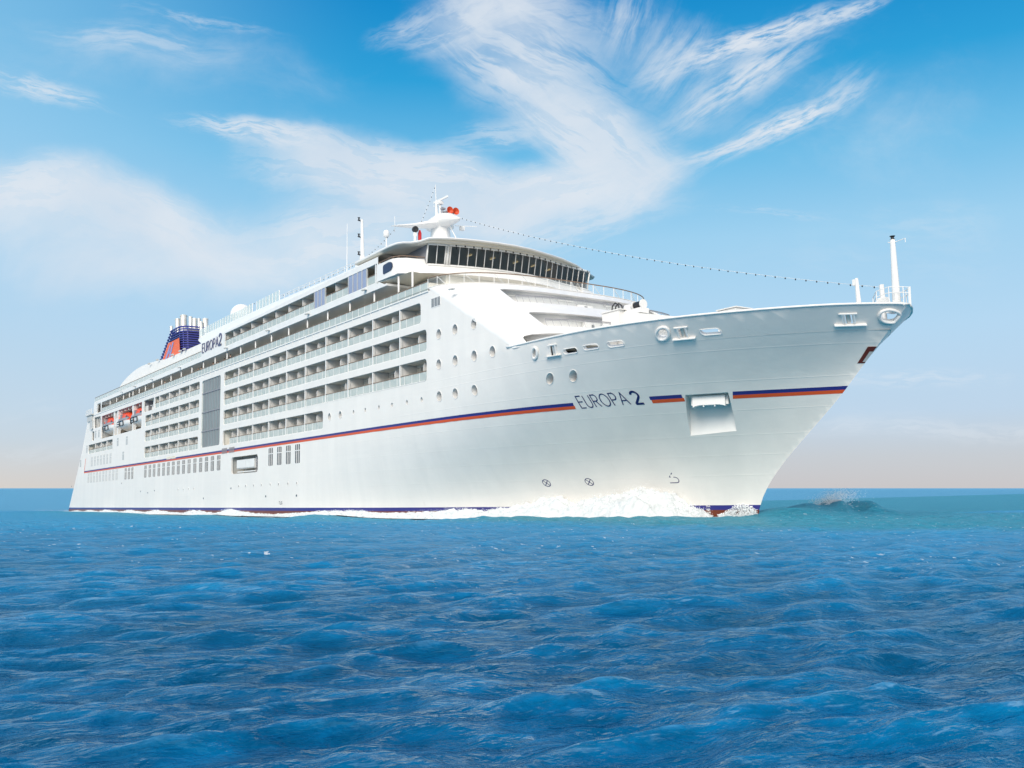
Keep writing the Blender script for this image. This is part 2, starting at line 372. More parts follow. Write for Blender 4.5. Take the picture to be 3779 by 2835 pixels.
def hulln(x,z,e=.05):
    yx=(hully(x+e,z)-hully(x-e,z))/(2*e); yz=(hully(x,z+e)-hully(x,z-e))/(2*e)
    n=np.stack([-yx,-np.ones_like(yx),-yz],1); return n/np.linalg.norm(n,axis=1)[:,None]

ship = empty("cruise_ship")
RM = Matrix(((0.99986682, 0.00162908, -0.01623858, 0.11571869), (-0.00174147, 0.99997461, -0.00690944, 0.07029216),
             (0.01622692, 0.0069368, 0.99984427, 1.1152119), (0, 0, 0, 1)))   # slight trim and heel in the swell
ship.matrix_world = RM
tag(ship, "white cruise ship with balconies, orange funnel and blue and orange stripe, under way", "cruise ship")
YS = -HB
def flat(V): return np.stack([V[:, 0], np.full(len(V), YS), V[:, 1]], 1)
def onhull(V, off=0.0):
    V = np.asarray(V, float); y = hully(V[:, 0], V[:, 1]); P = np.stack([V[:, 0], -y, V[:, 1]], 1)
    return P + hulln(V[:, 0], V[:, 1]) * off if off else P
STERN = [(-225.5, -3.), (-224.8, -.36), (-218, 6.06), (-210.9, 13.2), (-205, 20.75), (-204.8, 21.1)]
def xn(z): return -37.2 + 1.83 * (21.5 - z)
def shellpt(a, z, inset=0.0, dz=0.0):
    s = math.copysign(1, a); aa = min(abs(a), math.pi / 2)
    return (xn(z) - 6.2 * (1 - math.cos(aa)) - inset, s * (HB - 0.9 * min(1, inset) * 0) * math.sin(aa) ** (2 / 3.2), z + dz)
def a_of_y(y): return math.copysign(math.asin(min(1, (abs(y) / HB)) ** 1.6), y)

# ---- openings in the side
ROWS = [  # x0,x1,z0,z1, pillars, partitions, rail start
    (-105.2, -44.6, 18.1, 20.2, [-98.95 + 6.23 * k for k in range(9)], [-102.1, -95.9, -89.7, -83.5, -77.3, -71.0, -58.2, -64.5, -51.5], None),
    (-105.2, -43.45, 15.2, 17.36, [-98.95 + 6.23 * k for k in range(9)], [-102.1, -95.9, -89.7, -83.5, -77.3, -71.2, -64.46, -58.3, -52.0, -45.8], None),
    (-105.2, -43.45, 12.28, 14.46, [-98.95 + 6.23 * k for k in range(9)], [-102.1, -95.9, -89.7, -83.5, -77.4, -71.2, -63.1, -57.0, -50.9, -44.8], None),
    (-105.3, -68.35, 9.22, 11.42, [-98.95 + 6.23 * k for k in range(5)], [-102.4, -95.9, -89.8, -83.5, -77.3, -71.2], -102.45),
    (-145.0, -117.5, 18.1, 20.2, [-142.05, -135.6, -129.4, -123.3], [-138.7, -132.4, -126.2, -120.3], None),
    (-151.6, -117.6, 15.2, 17.3, [-147.6, -141.8, -135.4, -129.4, -123.3], [-150.3, -149.1, -145.1, -138.5, -132.4, -126.4, -120.4], None),
    (-151.6, -117.6, 12.3, 14.42, [-147.6, -141.8, -135.4, -129.4, -123.3], [-150.3, -149.1, -145.1, -138.5, -132.4, -126.4, -120.4], None),
    (-151.6, -117.8, 9.25, 11.35, [-147.6, -141.8, -135.4, -129.4, -123.3], [-150.3, -149.1, -145.1, -138.5, -132.4, -126.4, -120.4], None),
    (-203.4, -178.6, 12.3, 14.45, [-196.4, -190.2, -184.5], [-193.2, -187.2, -181.4], None)]
HOLES = [rrect(r[0], r[1], r[2], r[3], .42) for r in ROWS]
ATR = (-116.15, -106.85, 9.4, 20.05); HOLES.append(rrect(*ATR, .45))
LBR = (-190.0, -154.5, 15.15, 20.22); HOLES.append(rrect(*LBR, .5, corners=(0, 1, 0, 0)))
TEND = (-153.0, -145.7, 18.05, 20.28); HOLES.append(rrect(*TEND, .25))
RSC = (-101.1, -90.15, 4.83, 7.26); HOLES.append(rrect(*RSC, .5))
SML = [[(-197.8, 18.0), (-191.4, 17.95), (-191.4, 20.35), (-198.2, 20.5)], [(-199.9, 15.25), (-197.4, 15.25), (-197.7, 17.35), (-200.0, 17.4)]]
HOLES += [roundpoly(h, .3) for h in SML]
PORTS = [(-34.78, 16.49, .46, .50, .55), (-38.07, 16.49, .46, .5, .5), (-41.07, 16.5, .46, .5, .5), (-31.8, 13.57, .47, .5, .55), (-34.79, 13.58, .46, .5, .5), (-38.09, 13.58, .46, .5, .5),
         (-41.1, 13.58, .46, .5, .5), (-41.31, 10.54, .46, .5, .75), (-38.45, 10.54, .46, .5, 1.0), (-35.3, 10.53, .46, .5, 1.3), (-25.3, 10.55, .42, .45, 2.0), (-22.86, 10.53, .42, .45, 2.2),
         (-66.44, 10.5, .42, .46, .4), (-63.45, 10.5, .42, .46, .4)] + [(x, 10.52, .21, .25, .25) for x in (-59.95, -57.0, -53.72, -50.8, -47.62, -44.67)]
PSH = lambda d: .6 if d > 1.9 else 0.
PHOLES = [circ(x, z, a, b, 22, PSH(d)) for x, z, a, b, d in PORTS]
SLOTS = [rrect(-22.72, -21.2, 12.16, 12.58, .2), rrect(-20.55, -19.1, 12.24, 12.6, .17), rrect(-18.28, -16.87, 12.2, 12.6, .19), rrect(-11.15, -9.88, 12.33, 12.72, .18)]
CHK = [(-25.95, 12.7, .27, .36, .4), (-13.58, 12.72, .38, .34, .72), (-1.29, 12.9, .30, .32, .6)]
ROLL = [(-24.25, -23.45, 12.28, 13.02, .3), (-12.75, -12.05, 12.33, 12.95, .45), (-3.38, -2.82, 12.5, 13.05, .55)]
BHOLES = SLOTS + [circ(x, z, a, b, 18, k) for x, z, a, b, k in CHK] + [[(a, c), (b, c), (b + k * (d - c), d), (a + k * (d - c), d)] for a, b, c, d, k in ROLL]
ANC = [(-15.2, 8.48), (-12.4, 8.5), (-12.9, 7.3), (-13.6, 5.72), (-16.9, 5.5), (-16.1, 7.0)]
ancho = []
for k in range(len(ANC)):
    p, q = ANC[k], ANC[(k + 1) % len(ANC)]
    for t in range(6): ancho.append((p[0] + (q[0] - p[0]) * t / 6, p[1] + (q[1] - p[1]) * t / 6))

# ---- hull
hb = MB()
stem = [(float(stemx(z)[0]), z) for z in np.arange(-3.0, 13.62, .45)] + [(-.28, 13.62)]
bul = [(-.33, 13.62), (-.5, 13.62), (-.8, 13.62)] + [(x, 13.62) for x in np.arange(-1.3, -28.9, -1.0)] + [(-29.0, 13.62)]
seam = [(xn(z) - 6.2, z) for z in np.arange(14.0, 21.1, .6)] + [(-42.7, 21.1)]
outl = STERN[:1] + stem + bul + seam + STERN[:0:-1]
ext = []
dl = [.06, .18, .35, .6, 1, 1.5, 2.1, 2.9, 3.8, 4.8, 6, 7.2, 8.4, 9.6, 10.8, 12, 13.2, 14.5, 16, 17.5, 19, 20.5, 22, 23.5, 25, 26.5, 28, 30, 32, 34, 36.5, 39, 42, 45, 49, 53, 58, 64]
for z in list(np.arange(-2.6, 12.0, .55)) + [12.3, 12.6, 12.85, 13.1, 13.3, 13.48]:
    xs = float(stemx(z)[0])
    ext += [(xs - d, z) for d in dl]
ext = np.array(ext); kp = np.ones(len(ext), bool)
for h in HOLES + PHOLES + BHOLES + [ancho]: kp &= ~inpoly(ext, h)
hb.panel(outl, HOLES + PHOLES + BHOLES + [ancho], onhull, [tuple(p) for p in ext[kp]], lambda V: hulln(V[:, 0], V[:, 1]))
for h in HOLES: hb.rim(h, flat, .22)
# port side, transom, bottom edge
zs = np.concatenate([np.arange(-3, 13.62, .9), [13.62]])
P = []
for z in zs:
    xs = float(stemx(z)[0]); X = np.array([xs] + [xs - d for d in dl[::2]] + [-100., -210.]); X[-1] = np.interp(z, [s[1] for s in STERN], [s[0] for s in STERN])
    P.append([(x, y, z) for x, y in zip(X, hully(X, np.full(len(X), z)))])
hb.grid(P)
hb.quad((-29.2, HB, 13.62), (-42.7, HB, 21.1), (-204.8, HB, 21.1), (-211.4, HB, 13.62))
for a, b in zip(STERN[:-1], STERN[1:]): hb.quad((a[0], YS, a[1]), (a[0], HB, a[1]), (b[0], HB, b[1]), (b[0], YS, b[1]))
hull = hb.build("hull", M['hull'], ship)
# foredeck inside the bulwark and its capping rail
X = [0.] + [-d for d in dl if d < 40] ; fd = MB()
for x0, x1 in zip(X[:-1], X[1:]):
    y0 = max(0., float(hully([x0 - .25], [12.1])[0]) - .05); y1 = max(0., float(hully([x1 - .25], [12.1])[0]) - .05)
    fd.quad((x0 - .2, -y0, 12.08), (x1 - .2, -y1, 12.08), (x1 - .2, y1, 12.08), (x0 - .2, y0, 12.08))
fd.build("foredeck", M['greydeck'], ship)
cp = MB(); bx = [-29.6] + list(np.arange(-29, -1.4, 1.0)) + [-1.0, -.7, -.5, -.38, -.31]
line = [(x, -float(hully([x], [13.62])[0]), 13.64) for x in bx]; line = line + [(-.29, 0, 13.64)] + [(p[0], -p[1], p[2]) for p in line[::-1]]
cp.tube(line, .085, 8); cp.build("bulwark_rail", M['white'], ship, True)

# ---- stripes along the hull
def ribbon(mb, x0, x1, z0, z1, off=.012, dx=.8, k0=0., k1=0.):
    n = max(2, int(abs(x1 - x0) / dx)); rows = []
    for z, a, b in ((z0, x0 + k0, x1 + k1), (z1, x0, x1)):
        X = np.linspace(a, b, n + 1); rows.append(onhull(np.stack([X, np.full(n + 1, z)], 1), off))
    mb.grid([list(rows[0]), list(rows[1])])
SB = MB(); SO = MB()
for a, b in ((-207.3, -24.3), (-17.72, -15.42)):
    ribbon(SB, a, b, 8.28, 8.53, k0=-.07, k1=-.07); ribbon(SO, a, b, 8.03, 8.28, k0=-.07, k1=-.07)
for mb, z0, z1 in ((SB, 8.28, 8.53), (SO, 8.03, 8.28)):
    rows = []
    for z in (z0, z1):
        xe = float(stemx(z)[0]); X = np.concatenate([np.linspace(-12.1 - (8.53 - z) * .6, xe - .9, 20), xe - np.array([.6, .35, .18, .06, .0])]); rows.append(onhull(np.stack([X, np.full(len(X), z)], 1), .012))
    mb.grid([list(rows[0]), list(rows[1])])
SO.tube([(-207.3, YS - .01, 8.1), (-207.0, YS - .01, 9.0), (-206.6, YS - .01, 10.0), (-206.1, YS - .01, 11.4)], .05, 4)
SB.build("blue_stripe", M['stripeb'], ship); SO.build("orange_stripe", M['orange'], ship)

# ---- lettering by strokes
def arc(cx, cz, rx, rz, a0, a1, n=10): return [(cx + rx * math.cos(R_(a0 + (a1 - a0) * k / n)), cz + rz * math.sin(R_(a0 + (a1 - a0) * k / n))) for k in range(n + 1)]
GL = {
    'E': (.56, [[(.56, 0), (0, 0), (0, 1), (.56, 1)], [(0, .52), (.52, .52)]]),
    'U': (.66, [[(0, 1)] + arc(.33, .32, .33, .32, 180, 360) + [(.66, 1)]]),
    'R': (.62, [[(0, 0), (0, 1), (.33, 1)] + arc(.33, .74, .26, .26, 90, -90) + [(0, .48)], [(.3, .48), (.62, 0)]]),
    'O': (.92, [arc(.46, .5, .46, .5, 0, 360, 28)]),
    'P': (.60, [[(0, 0), (0, 1), (.33, 1)] + arc(.33, .73, .27, .27, 90, -90) + [(0, .46)]]),
    'A': (.80, [[(0, 0), (.4, 1), (.8, 0)], [(.14, .34), (.66, .34)]]),
    '2': (.62, [arc(.31, .70, .29, .28, 170, -35, 12) + [(.04, .04), (.04, .0), (.62, .0)]]),
    'T': (.5, [[(0, 1), (.5, 1)], [(.25, 1), (.25, 0)]]), 'G': (.6, [arc(.3, .5, .3, .5, 50, 320, 14) + [(.58, .45), (.34, .45)]]),
    '7': (.5, [[(0, 1), (.5, 1), (.15, 0)]]), 'M': (.7, [[(0, 0), (0, 1), (.35, .4), (.7, 1), (.7, 0)]]),
    '8': (.5, [arc(.25, .74, .22, .26, 0, 360, 12), arc(.25, .25, .25, .25, 0, 360, 12)]), '6': (.5, [arc(.25, .28, .25, .28, 0, 360, 12), [(.0, .3), (.06, .65), (.4, 1)]]),
    '4': (.5, [[(.38, 0), (.38, 1), (0, .3), (.5, .3)]])}
def stroke2d(pts, wd):
    P = [Vector(p) for p in pts]; L, Rr = [], []
    for i, p in enumerate(P):
        a = (p - P[i - 1]).normalized() if i > 0 else None; b = (P[i + 1] - p).normalized() if i < len(P) - 1 else None
        if a is None: a = b
        if b is None: b = a
        t = a + b
        if t.length < .1: t = a
        t.normalize(); n = Vector((-t.y, t.x)); k = min(1.8, 1 / max(.35, n.dot(Vector((-a.y, a.x)))))
        L.append(p + n * wd * .5 * k); Rr.append(p - n * wd * .5 * k)
    return L, Rr
def strokes(mb, polys, mapf, wd, sub=.12, thick=None):
    for pl in polys:
        q = [pl[0]]
        for a, b in zip(pl[:-1], pl[1:]):
            n = max(1, int(math.hypot(b[0] - a[0], b[1] - a[1]) / sub)); q += [(a[0] + (b[0] - a[0]) * t / n, a[1] + (b[1] - a[1]) * t / n) for t in range(1, n + 1)]
        L, Rr = stroke2d(q, wd); A = mapf(np.array([tuple(v) for v in L])); B = mapf(np.array([tuple(v) for v in Rr]))
        mb.grid([list(A), list(B)])
        if thick:
            A2 = A + np.array([0, -thick, 0]); B2 = B + np.array([0, -thick, 0])
            mb.grid([list(A2), list(B2)]); mb.grid([list(A), list(A2)]); mb.grid([list(B), list(B2)])
def word(text, x, z, h, wx, gap):      # returns strokes in (x,z)
    o = []
    for ch in text:
        if ch == ' ': x += wx * .5; continue
        wg, st = GL[ch]; o += [[(x + px * wx, z + pz * h) for px, pz in s] for s in st]; x += wg * wx + gap
    return o
tx = MB(); hm = lambda V: onhull(V, .014)
strokes(tx, word("EUROPA", -23.76, 8.06, .93, .80, .20), hm, .078)
strokes(tx, word("2", -19.0, 8.06, .93, .95, 0), hm, .15)
tx.build("ship_name_lettering", M['navy'], ship)
for cx in (-31.96, -27.67):
    mk = MB(); strokes(mk, [arc(cx, 2.11, .37, .30, 0, 360, 24), [(cx - .24, 2.33), (cx + .24, 1.89)], [(cx - .24, 1.89), (cx + .24, 2.33)]], hm, .06); mk.build("thruster_mark", M['navy'], ship)
bk = MB(); strokes(bk, [[(-20.05, 2.68), (-20.42, 2.34), (-20.0, 2.33)] + arc(-20.0, 2.1, .22, .225, 90, -90, 8) + [(-20.74, 1.87)]], hm, .06); bk.build("bulb_mark", M['navy'], ship)
tg = MB(); strokes(tg, word("TUG", -82.1, .42, .38, .5, .14), hm, .06)
for x, z in ((-169.2, 4.9), (-153.5, 3.06), (-143.5, 3.05), (-148.2, 2.73), (-114.15, 1.45), (-101.1, 2.79), (-86.9, 1.5), (-76.25, 1.5), (-222.3, 5.2)): sc_ = MB(); sc_.box(-.16, .16, -.02, .05, -.12, .12); sc_.build("overboard_outlet", M['tint'], ship, loc=(x, YS, z))
tg.build("tug_mark", M['tint'], ship)
for i, s in enumerate(("7M", "68", "66", "64")): dm = MB(); strokes(dm, word(s, -18.35, -.16 - i * .24, .13, .22, .05), hm, .035); dm.build("draught_mark", M['white'], ship)

# ---- portholes
PROT = {}
for x, z, a, b, d in PORTS:
    yb = -float(hully([x], [z])[0]); shy = -float(hully([x + a], [z])[0]) ; deep = max(yb, shy) + d
    A = onhull(np.array(circ(x, z, a, b, 22, PSH(d)))); m = MB()
    base = len(m.v); m.v += [tuple(p) for p in A] + [(p[0], deep, p[2]) for p in A]
    for k in range(22): m.f.append((base + k, base + 22 + k, base + 22 + (k + 1) % 22, base + (k + 1) % 22)); m.mi.append(0)
    if a > .3: m.tube([Vector(p) + Vector((0, -.01, 0)) for p in A], .028, 5, closed=True)
    po = m.build("porthole", M['white'], ship, True)
    g = MB(); g.quad(*[(p[0], deep - .02, p[2]) for p in A]); g.build("glass", M['grey'] if d > 1.2 else M['port'], po)
# small scuppers and side ports
for x, z, a, b in [(x, 3.02, .13, .2) for x in (-97.74, -94.79, -91.53, -88.61, -85.29, -82.34, -79.08, -76.13, -128.26, -125.25, -122.25, -119.26)]:
    m = MB(); m.lathe([(.26, .0), (.26, -.03), (.17, -.03), (.17, .0)], (0, 0, 0), 14, 'Y'); o = m.build("side_scuttle", M['white'], ship, loc=(x, YS, z)); o.scale = (a / .2, 1, b / .2)
    g = MB(); g.lathe([(.17, -.012), (.0001, -.012)], (0, 0, 0), 14, 'Y'); g.build("glass", M['dark'], o)
# ---- barred windows
def window(w_, h_, n, glassm, barz):
    m = MB(); sw = w_ / (n + (n - 1) * .42)
    for k in range(n):
        x0 = -w_ / 2 + k * sw * 1.42
        c = (k == 0, k == n - 1, k == n - 1, k == 0)
        lp = rrect(x0, x0 + sw, -h_ / 2, h_ / 2, min(.2, sw * .45), 3, corners=c); m.prism(lp, -.012, .05)
    o = m.build("window", glassm, ship)
    f = MB(); f.box(-w_ / 2 - .06, w_ / 2 + .06, -.05, .03, h_ / 2 - barz - .05, h_ / 2 - barz + .05)
    for k in range(n - 1):
        x0 = -w_ / 2 + k * sw * 1.42 + sw; f.box(x0 + .05, x0 + sw * .42 - .05, -.035, .02, -h_ / 2 + .02, h_ / 2 - .02)
    f.build("frame", M['white'], o); return o
def winrow(proto, spots):
    for i, (x, z) in enumerate(spots):
        o = proto if i == 0 else copy_tree(proto, ship)
        o.location = (x, YS, z)
winrow(window(1.52, 2.36, 3, M['tint'], .78), [(-85.3, 6.67), (-82.2, 6.67), (-79.1, 6.67), (-76.05, 6.67)])
winrow(window(1.55, 2.28, 3, M['tint'], .75), [(x, 6.72) for x in (-150.4, -147.2, -144.15, -140.95, -137.8, -134.7, -131.6, -128.5, -125.45, -122.3, -119.1, -116, -113, -110.05, -107.0, -166, -163.2, -160.5)])
winrow(window(1.7, 2.24, 3, M['grey'], .75), [(x, 6.8) for x in (-202.2, -199.3, -196.1, -193, -189.8, -186.5, -183.5, -180.3, -177, -173.8)])
winrow(window(1.5, 2.15, 2, M['grey'], .7), [(x, 10.45) for x in (-199, -195.8, -192.7, -189.5, -186.3, -183.2, -180)])
winrow(window(1.5, 1.7, 1, M['grey'], .5), [(-212.05, 10.5), (-205.1, 13.6), (-173.75, 13.55), (-165.85, 13.4), (-168.55, 10.45), (-196.05, 16.5), (-192.55, 16.5)])
for x0, x1, lm in ((-105.55, -103.05, 0), (-102.3, -99.8, 0), (-135.9, -133.3, 1), (-132.9, -130.3, 1)):
    m = MB(); n = 7
    if lm: m.box(x0, x1, YS - .03, YS + .02, 8.35, 8.8)
    for k in range(n): 
        xx = x0 + (x1 - x0) * (k + .5) / n; m.box(xx - (.09 if lm else .06), xx + (.09 if lm else .06), YS - .07, YS - .015, 7.96 if not lm else 8.4, 8.76)
    m.build("vent_grille", M['soffit'] if lm else M['boatg'], ship)
m = MB(); m.prism(rrect(-42.5, -40.7, 19.22, 20.22, .2), YS - .03, YS + .02)
vg = m.build("louvre_vent", M['white'], ship); m = MB()
for c in range(3):
    for k in range(9): m.box(-42.38 + c * .58, -41.92 + c * .58, YS - .05, YS - .02, 19.32 + k * .095, 19.37 + k * .095)
m.build("slats", M['tint'], vg)
def deck_lamp(x, z, y=YS):
    m = MB(); m.box(x - .28, x + .28, y - .32, y + .02, z - .03, z + .06); m.box(x - .2, x + .2, y - .5, y - .28, z - .09, z + .02); m.build("deck_lamp", M['grey'], ship)
for x, z in ((-38.25, 20.33), (-56.9, 23.75), (-72.9, 23.75), (-86.5, 23.75), (-104.0, 23.75), (-128.6, 23.75), (-147.0, 23.75), (-160, 23.75), (-171, 23.75)): deck_lamp(x, z)

# ---- balcony rows
YB = -11.35
def recess(name, x0, x1, z0, z1, yb=YB, matw=None, y0=YS + .06, pad=.12):
    m = MB(); a, b, c, d = x0 - pad, x1 + pad, z0 - .04, z1 + .06
    m.cur = 0; m.quad((a, yb, c), (b, yb, c), (b, yb, d), (a, yb, d)); m.quad((a, y0, c), (a, yb, c), (a, yb, d), (a, y0, d)); m.quad((b, y0, c), (b, y0, d), (b, yb, d), (b, yb, c))
    m.cur = 1; m.quad((a, y0, c), (b, y0, c), (b, yb, c), (a, yb, c))
    m.cur = 2; m.quad((a, y0, d), (a, yb, d), (b, yb, d), (b, y0, d))
    return m.build(name, [matw or M['cream'], M['deck'], M['soffit']], ship)
def railing(parent, x0, x1, z0, h=.95, y=YS + .03, step=1.55, woodm='wood', glassm='glass'):
    m = MB(); n = max(1, int((x1 - x0) / step)); s = (x1 - x0) / n
    for k in range(n): m.box(x0 + k * s + .03, x0 + (k + 1) * s - .03, y - .012, y + .012, z0 + .08, z0 + h - .03)
    m.build("glass_railing", M[glassm], parent)
    f = MB()
    for k in range(n + 1): f.box(x0 + k * s - .03, x0 + k * s + .03, y - .035, y + .035, z0, z0 + h)
    f.box(x0, x1, y - .04, y + .04, z0 - .005, z0 + .075)
    f.build("railing_frame", M['white'], parent)
    hr = MB(); hr.box(x0, x1, y - .05, y + .07, z0 + h + .003, z0 + h + .065); hr.build("handrail", M[woodm], parent)
for i, (x0, x1, z0, z1, pil, par, rs) in enumerate(ROWS):
    r = recess("balcony", x0, x1, z0, z1)
    railing(r, (rs or x0) + .02, x1 - .02, z0, y=YS + .12)
    for x in pil:
        m = MB(); m.box(-.09, .09, YS + .04, YS + .3, z0 - .03, z1 + .05); m.build("pillar", M['white'], r, loc=(x, 0, 0))
        m = MB(); m.box(-.04, .04, YS + .31, YB, z0 - .03, z1 + .05); m.build("partition", M['white'], r, loc=(x, 0, 0))
    for x in par:
        m = MB(); yy = [YS + .4, YB]; pr = [(yy[0], z0 - .03), (yy[1], z0 - .03), (yy[1], z1 + .05), (yy[0] + .5, z1 - .12), (yy[0] + .12, z1 - .25), (yy[0], z1 - .55)]
        b0 = len(m.v); m.v += [(-.04, p[0], p[1]) for p in pr] + [(.04, p[0], p[1]) for p in pr]; L = len(pr)
        m.f += [tuple(range(L))[::-1], tuple(range(L, 2 * L))] + [(k, (k + 1) % L, L + (k + 1) % L, L + k) for k in range(L)]; m.mi += [0] * (L + 2)
        m.build("partition", M['white'], r, loc=(x, 0, 0))
    # cabin doors: sliding glass with curtains
    xs = sorted(pil + par + [x0, x1]); g = MB()
    for a, b in zip(xs[:-1], xs[1:]):
        if b - a < 1.6: continue
        wd = (b - a - .5); g.cur = 0; g.box(a + .25, a + .25 + wd, YB - .03, YB + .05, z0 + .05, z1 - .22); g.cur = 1
        k = rng.random(); n = int(wd / .16)
        for j in range(n):
            t = (j + .5) / n
            if (t < .22 + .2 * k) or (t > .8): g.box(a + .25 + wd * t - .06, a + .25 + wd * t + .06, YB - .07 - .03 * (j % 2), YB - .034, z0 + .1, z1 - .27)
    g.build("cabin_window", [M['cabin'], M['cream']], r)

# ---- atrium window
m = MB(); x0, x1, z0, z1 = ATR; m.box(x0 - .1, x1 + .1, YS + .15, YS + .3, z0 - .1, z1 + .1); aw = m.build("atrium_window", M['teal'], ship)
m = MB()
for k in range(1, 12): xx = x0 + (x1 - x0) * k / 12; m.box(xx - .045, xx + .045, YS + .06, YS + .16, z0, z1)
for zz in (18.0, 14.95, 11.95): m.box(x0, x1, YS + .03, YS + .155, zz - .07, zz + .07)
m.build("mullions", M['boatg'], aw)

# ---- rescue boat niche
r = recess("rescue_niche", *RSC, yb=-11.6, matw=M['grey'])
m = MB(); m.box(-99.5, -95.9, -13.1, -12.2, 5.62, 6.78); m.box(-95.8, -92.2, -13.1, -12.2, 5.62, 6.78); m.box(-99.6, -92.1, -13.0, -12.2, 5.5, 5.6); m.build("raft_cradle", M['white'], r)
m = MB()
for z in (5.75, 5.95, 6.15, 6.4, 6.6): m.box(-100.0, -99.62, -12.95, -12.6, z, z + .12); m.box(-92.05, -91.7, -12.95, -12.6, z, z + .12)
m.tube([(-91.5, -13, 4.9), (-91.3, -13, 6.4), (-92.0, -12.9, 6.95)], .1); m.tube([(-91.0, -12.8, 4.9), (-90.8, -12.8, 6.5)], .07)
m.build("release_gear", M['boatg'], r)
m = MB(); m.tube([(-99.0, -13.15, 5.05), (-91.5, -13.15, 5.05)], .09); m.tube([(-99.0, -12.2, 4.85), (-98.2, -12.6, 5.6)], .08); m.tube([(-93.0, -12.2, 4.85), (-93.6, -12.6, 5.6)], .08); m.build("roller_bar", M['white'], r)

# ---- stern nooks
for h in SML:
    xs_ = [p[0] for p in h]; zs_ = [p[1] for p in h]
    r = recess("stern_mooring_opening", min(xs_), max(xs_), min(zs_), max(zs_), yb=-11.8, matw=M['grey'])
    m = MB()
    for k in range(3): xx = min(xs_) + (k + .6) * (max(xs_) - min(xs_)) / 3.4; m.tube([(xx, -12.9, min(zs_)), (xx, -12.9, max(zs_))], .09)
    m.build("stanchion", M['white'], r)
m = MB(); m.box(-205.2, -198.6, YS - .55, YS + .6, 21.2, 21.45); m.box(-204.6, -199.4, YS - .3, YS + .5, 19.9, 21.19); m.box(-201.6, -198.9, YS - .25, YS + .3, 18.0, 19.88)
sp_ = m.build("stern_platform", M['grey'], ship); m = MB()
for k in range(9): xx = -205.1 + k * .8; m.tube([(xx, YS - .5, 21.45), (xx, YS - .5, 22.6)], .05, 5)
for z in (21.9, 22.25, 22.6): m.tube([(-205.1, YS - .5, z), (-198.7, YS - .5, z)], .05, 5)
m.tube([(-201, YS - .3, 17.9), (-199.2, YS - .3, 17.9)], .12); m.build("platform_railing", M['white'], sp_)

# ---- lifeboat deck
r = recess("lifeboat_deck", *LBR, yb=-8.6, matw=M['grey'])
m = MB(); m.box(-189, -155, -9.2, -8.9, 19.2, 19.7)
for x in np.arange(-188, -155, 3.): m.box(x - .12, x + .12, -13.0, -8.9, 19.7, 20.2)
m.build("deck_beam", M['soffit'], r)
for x in (-178.2, -174.9, -161.9):
    m = MB(); m.box(x - .32, x + .32, YS + .1, YS + .7, LBR[2], LBR[3]); m.box(x - .9, x + .3, YS + .15, YS + 2.2, 19.0, 20.15); m.tube([(x - .75, YS + .3, LBR[2]), (x - .75, YS + .3, 19)], .1)
    if x < -170 and x > -176: m.box(x - 1.9, x - .4, YS + .05, YS + 1.1, 16.9, 18.6)
    dv = m.build("davit", M['white'], r); m = MB(); m.tube([(x - .5, YS + .9, 18.9), (x - .6, YS + 1.1, 18.0)], .16); m.box(x - 1.6, x - .9, YS + .8, YS + 1.5, 18.7, 19.1); m.build("davit_hook", M['black'], dv)
r = recess("tender_platform", *TEND, yb=-11.0, matw=M['boatg']); m = MB()
for k in range(7): m.tube([(-152.6 + k * .32, -13.1, 18.1), (-152.6 + k * .32, -13.1, 19.2)], .04, 5)
m.box(-150, -146.2, -12.6, -11.6, 18.1, 19.0); m.tube([(-149.5, -12.4, 19), (-149.4, -12.4, 20.2)], .12); m.tube([(-147.2, -12.4, 19), (-147.3, -12.4, 20.2)], .18); m.tube([(-150.3, -12.8, 19.1), (-146.1, -12.8, 19.1)], .06)
m.build("winch_gear", M['white'], r)

# ---- promenade deck and upper side
sup = MB(); ph = rrect(-105.3, -54.25, 24.13, 26.2, .06, 1)
arch = roundpoly([(-195.9, 21.35), (-191.5, 21.3), (-191.7, 23.45), (-195.4, 23.45)], .3)
outl2 = [(-199.2, 21.1), (-190.6, 21.1)] + [(-190.6 + .4 * (1 - math.cos(R_(a))), 22.95 + .4 * math.sin(R_(a))) for a in (0, 30, 60, 90)] + [(-51.8, 23.35), (-53.95, 24.13), (-53.95, 26.85), (-80, 26.75), (-117.0, 26.3), (-117.0, 24.07), (-198.8, 24.07)]
sup.panel(outl2, [ph, arch], flat)
sup.rim(ph, flat, .2); sup.rim(arch, flat, .3)
# sloping roof edge up to the sun deck, then the deck itself
edge = [(-129.5, -9.2, 29.5), (-124, -9.9, 29.55), (-117, -10.3, 29.3), (-105, -10.7, 29.0), (-92, -11.0, 28.7), (-78, -11.5, 28.15), (-66, -12.0, 27.6), (-53.95, -12.6, 27.2)]
lowe = [(-117, 26.3), (-117, 26.3), (-117, 26.3), (-105, 26.45), (-92, 26.6), (-80, 26.75), (-66, 26.8), (-53.95, 26.85)]
nn_ = 9; G = []
for (x, y, z), (xl, zl) in zip(edge, lowe):
    row = []
    for k in range(nn_):
        t = k / (nn_ - 1); s_ = math.sin(t * math.pi / 2); c_ = 1 - math.cos(t * math.pi / 2)
        row.append((xl + (x - xl) * (.5 * t + .5 * s_), YS + (y - YS) * (.55 * t + .45 * c_), zl + (z - zl) * (.55 * t + .45 * s_)))
    G.append(row)
sup.grid(G)
for a, b in zip(edge[:-1], edge[1:]): sup.quad(a, b, (b[0], -b[1], b[2]), (a[0], -a[1], a[2]))
sup.grid([[(p[0], -p[1], p[2]) for p in row] for row in G])
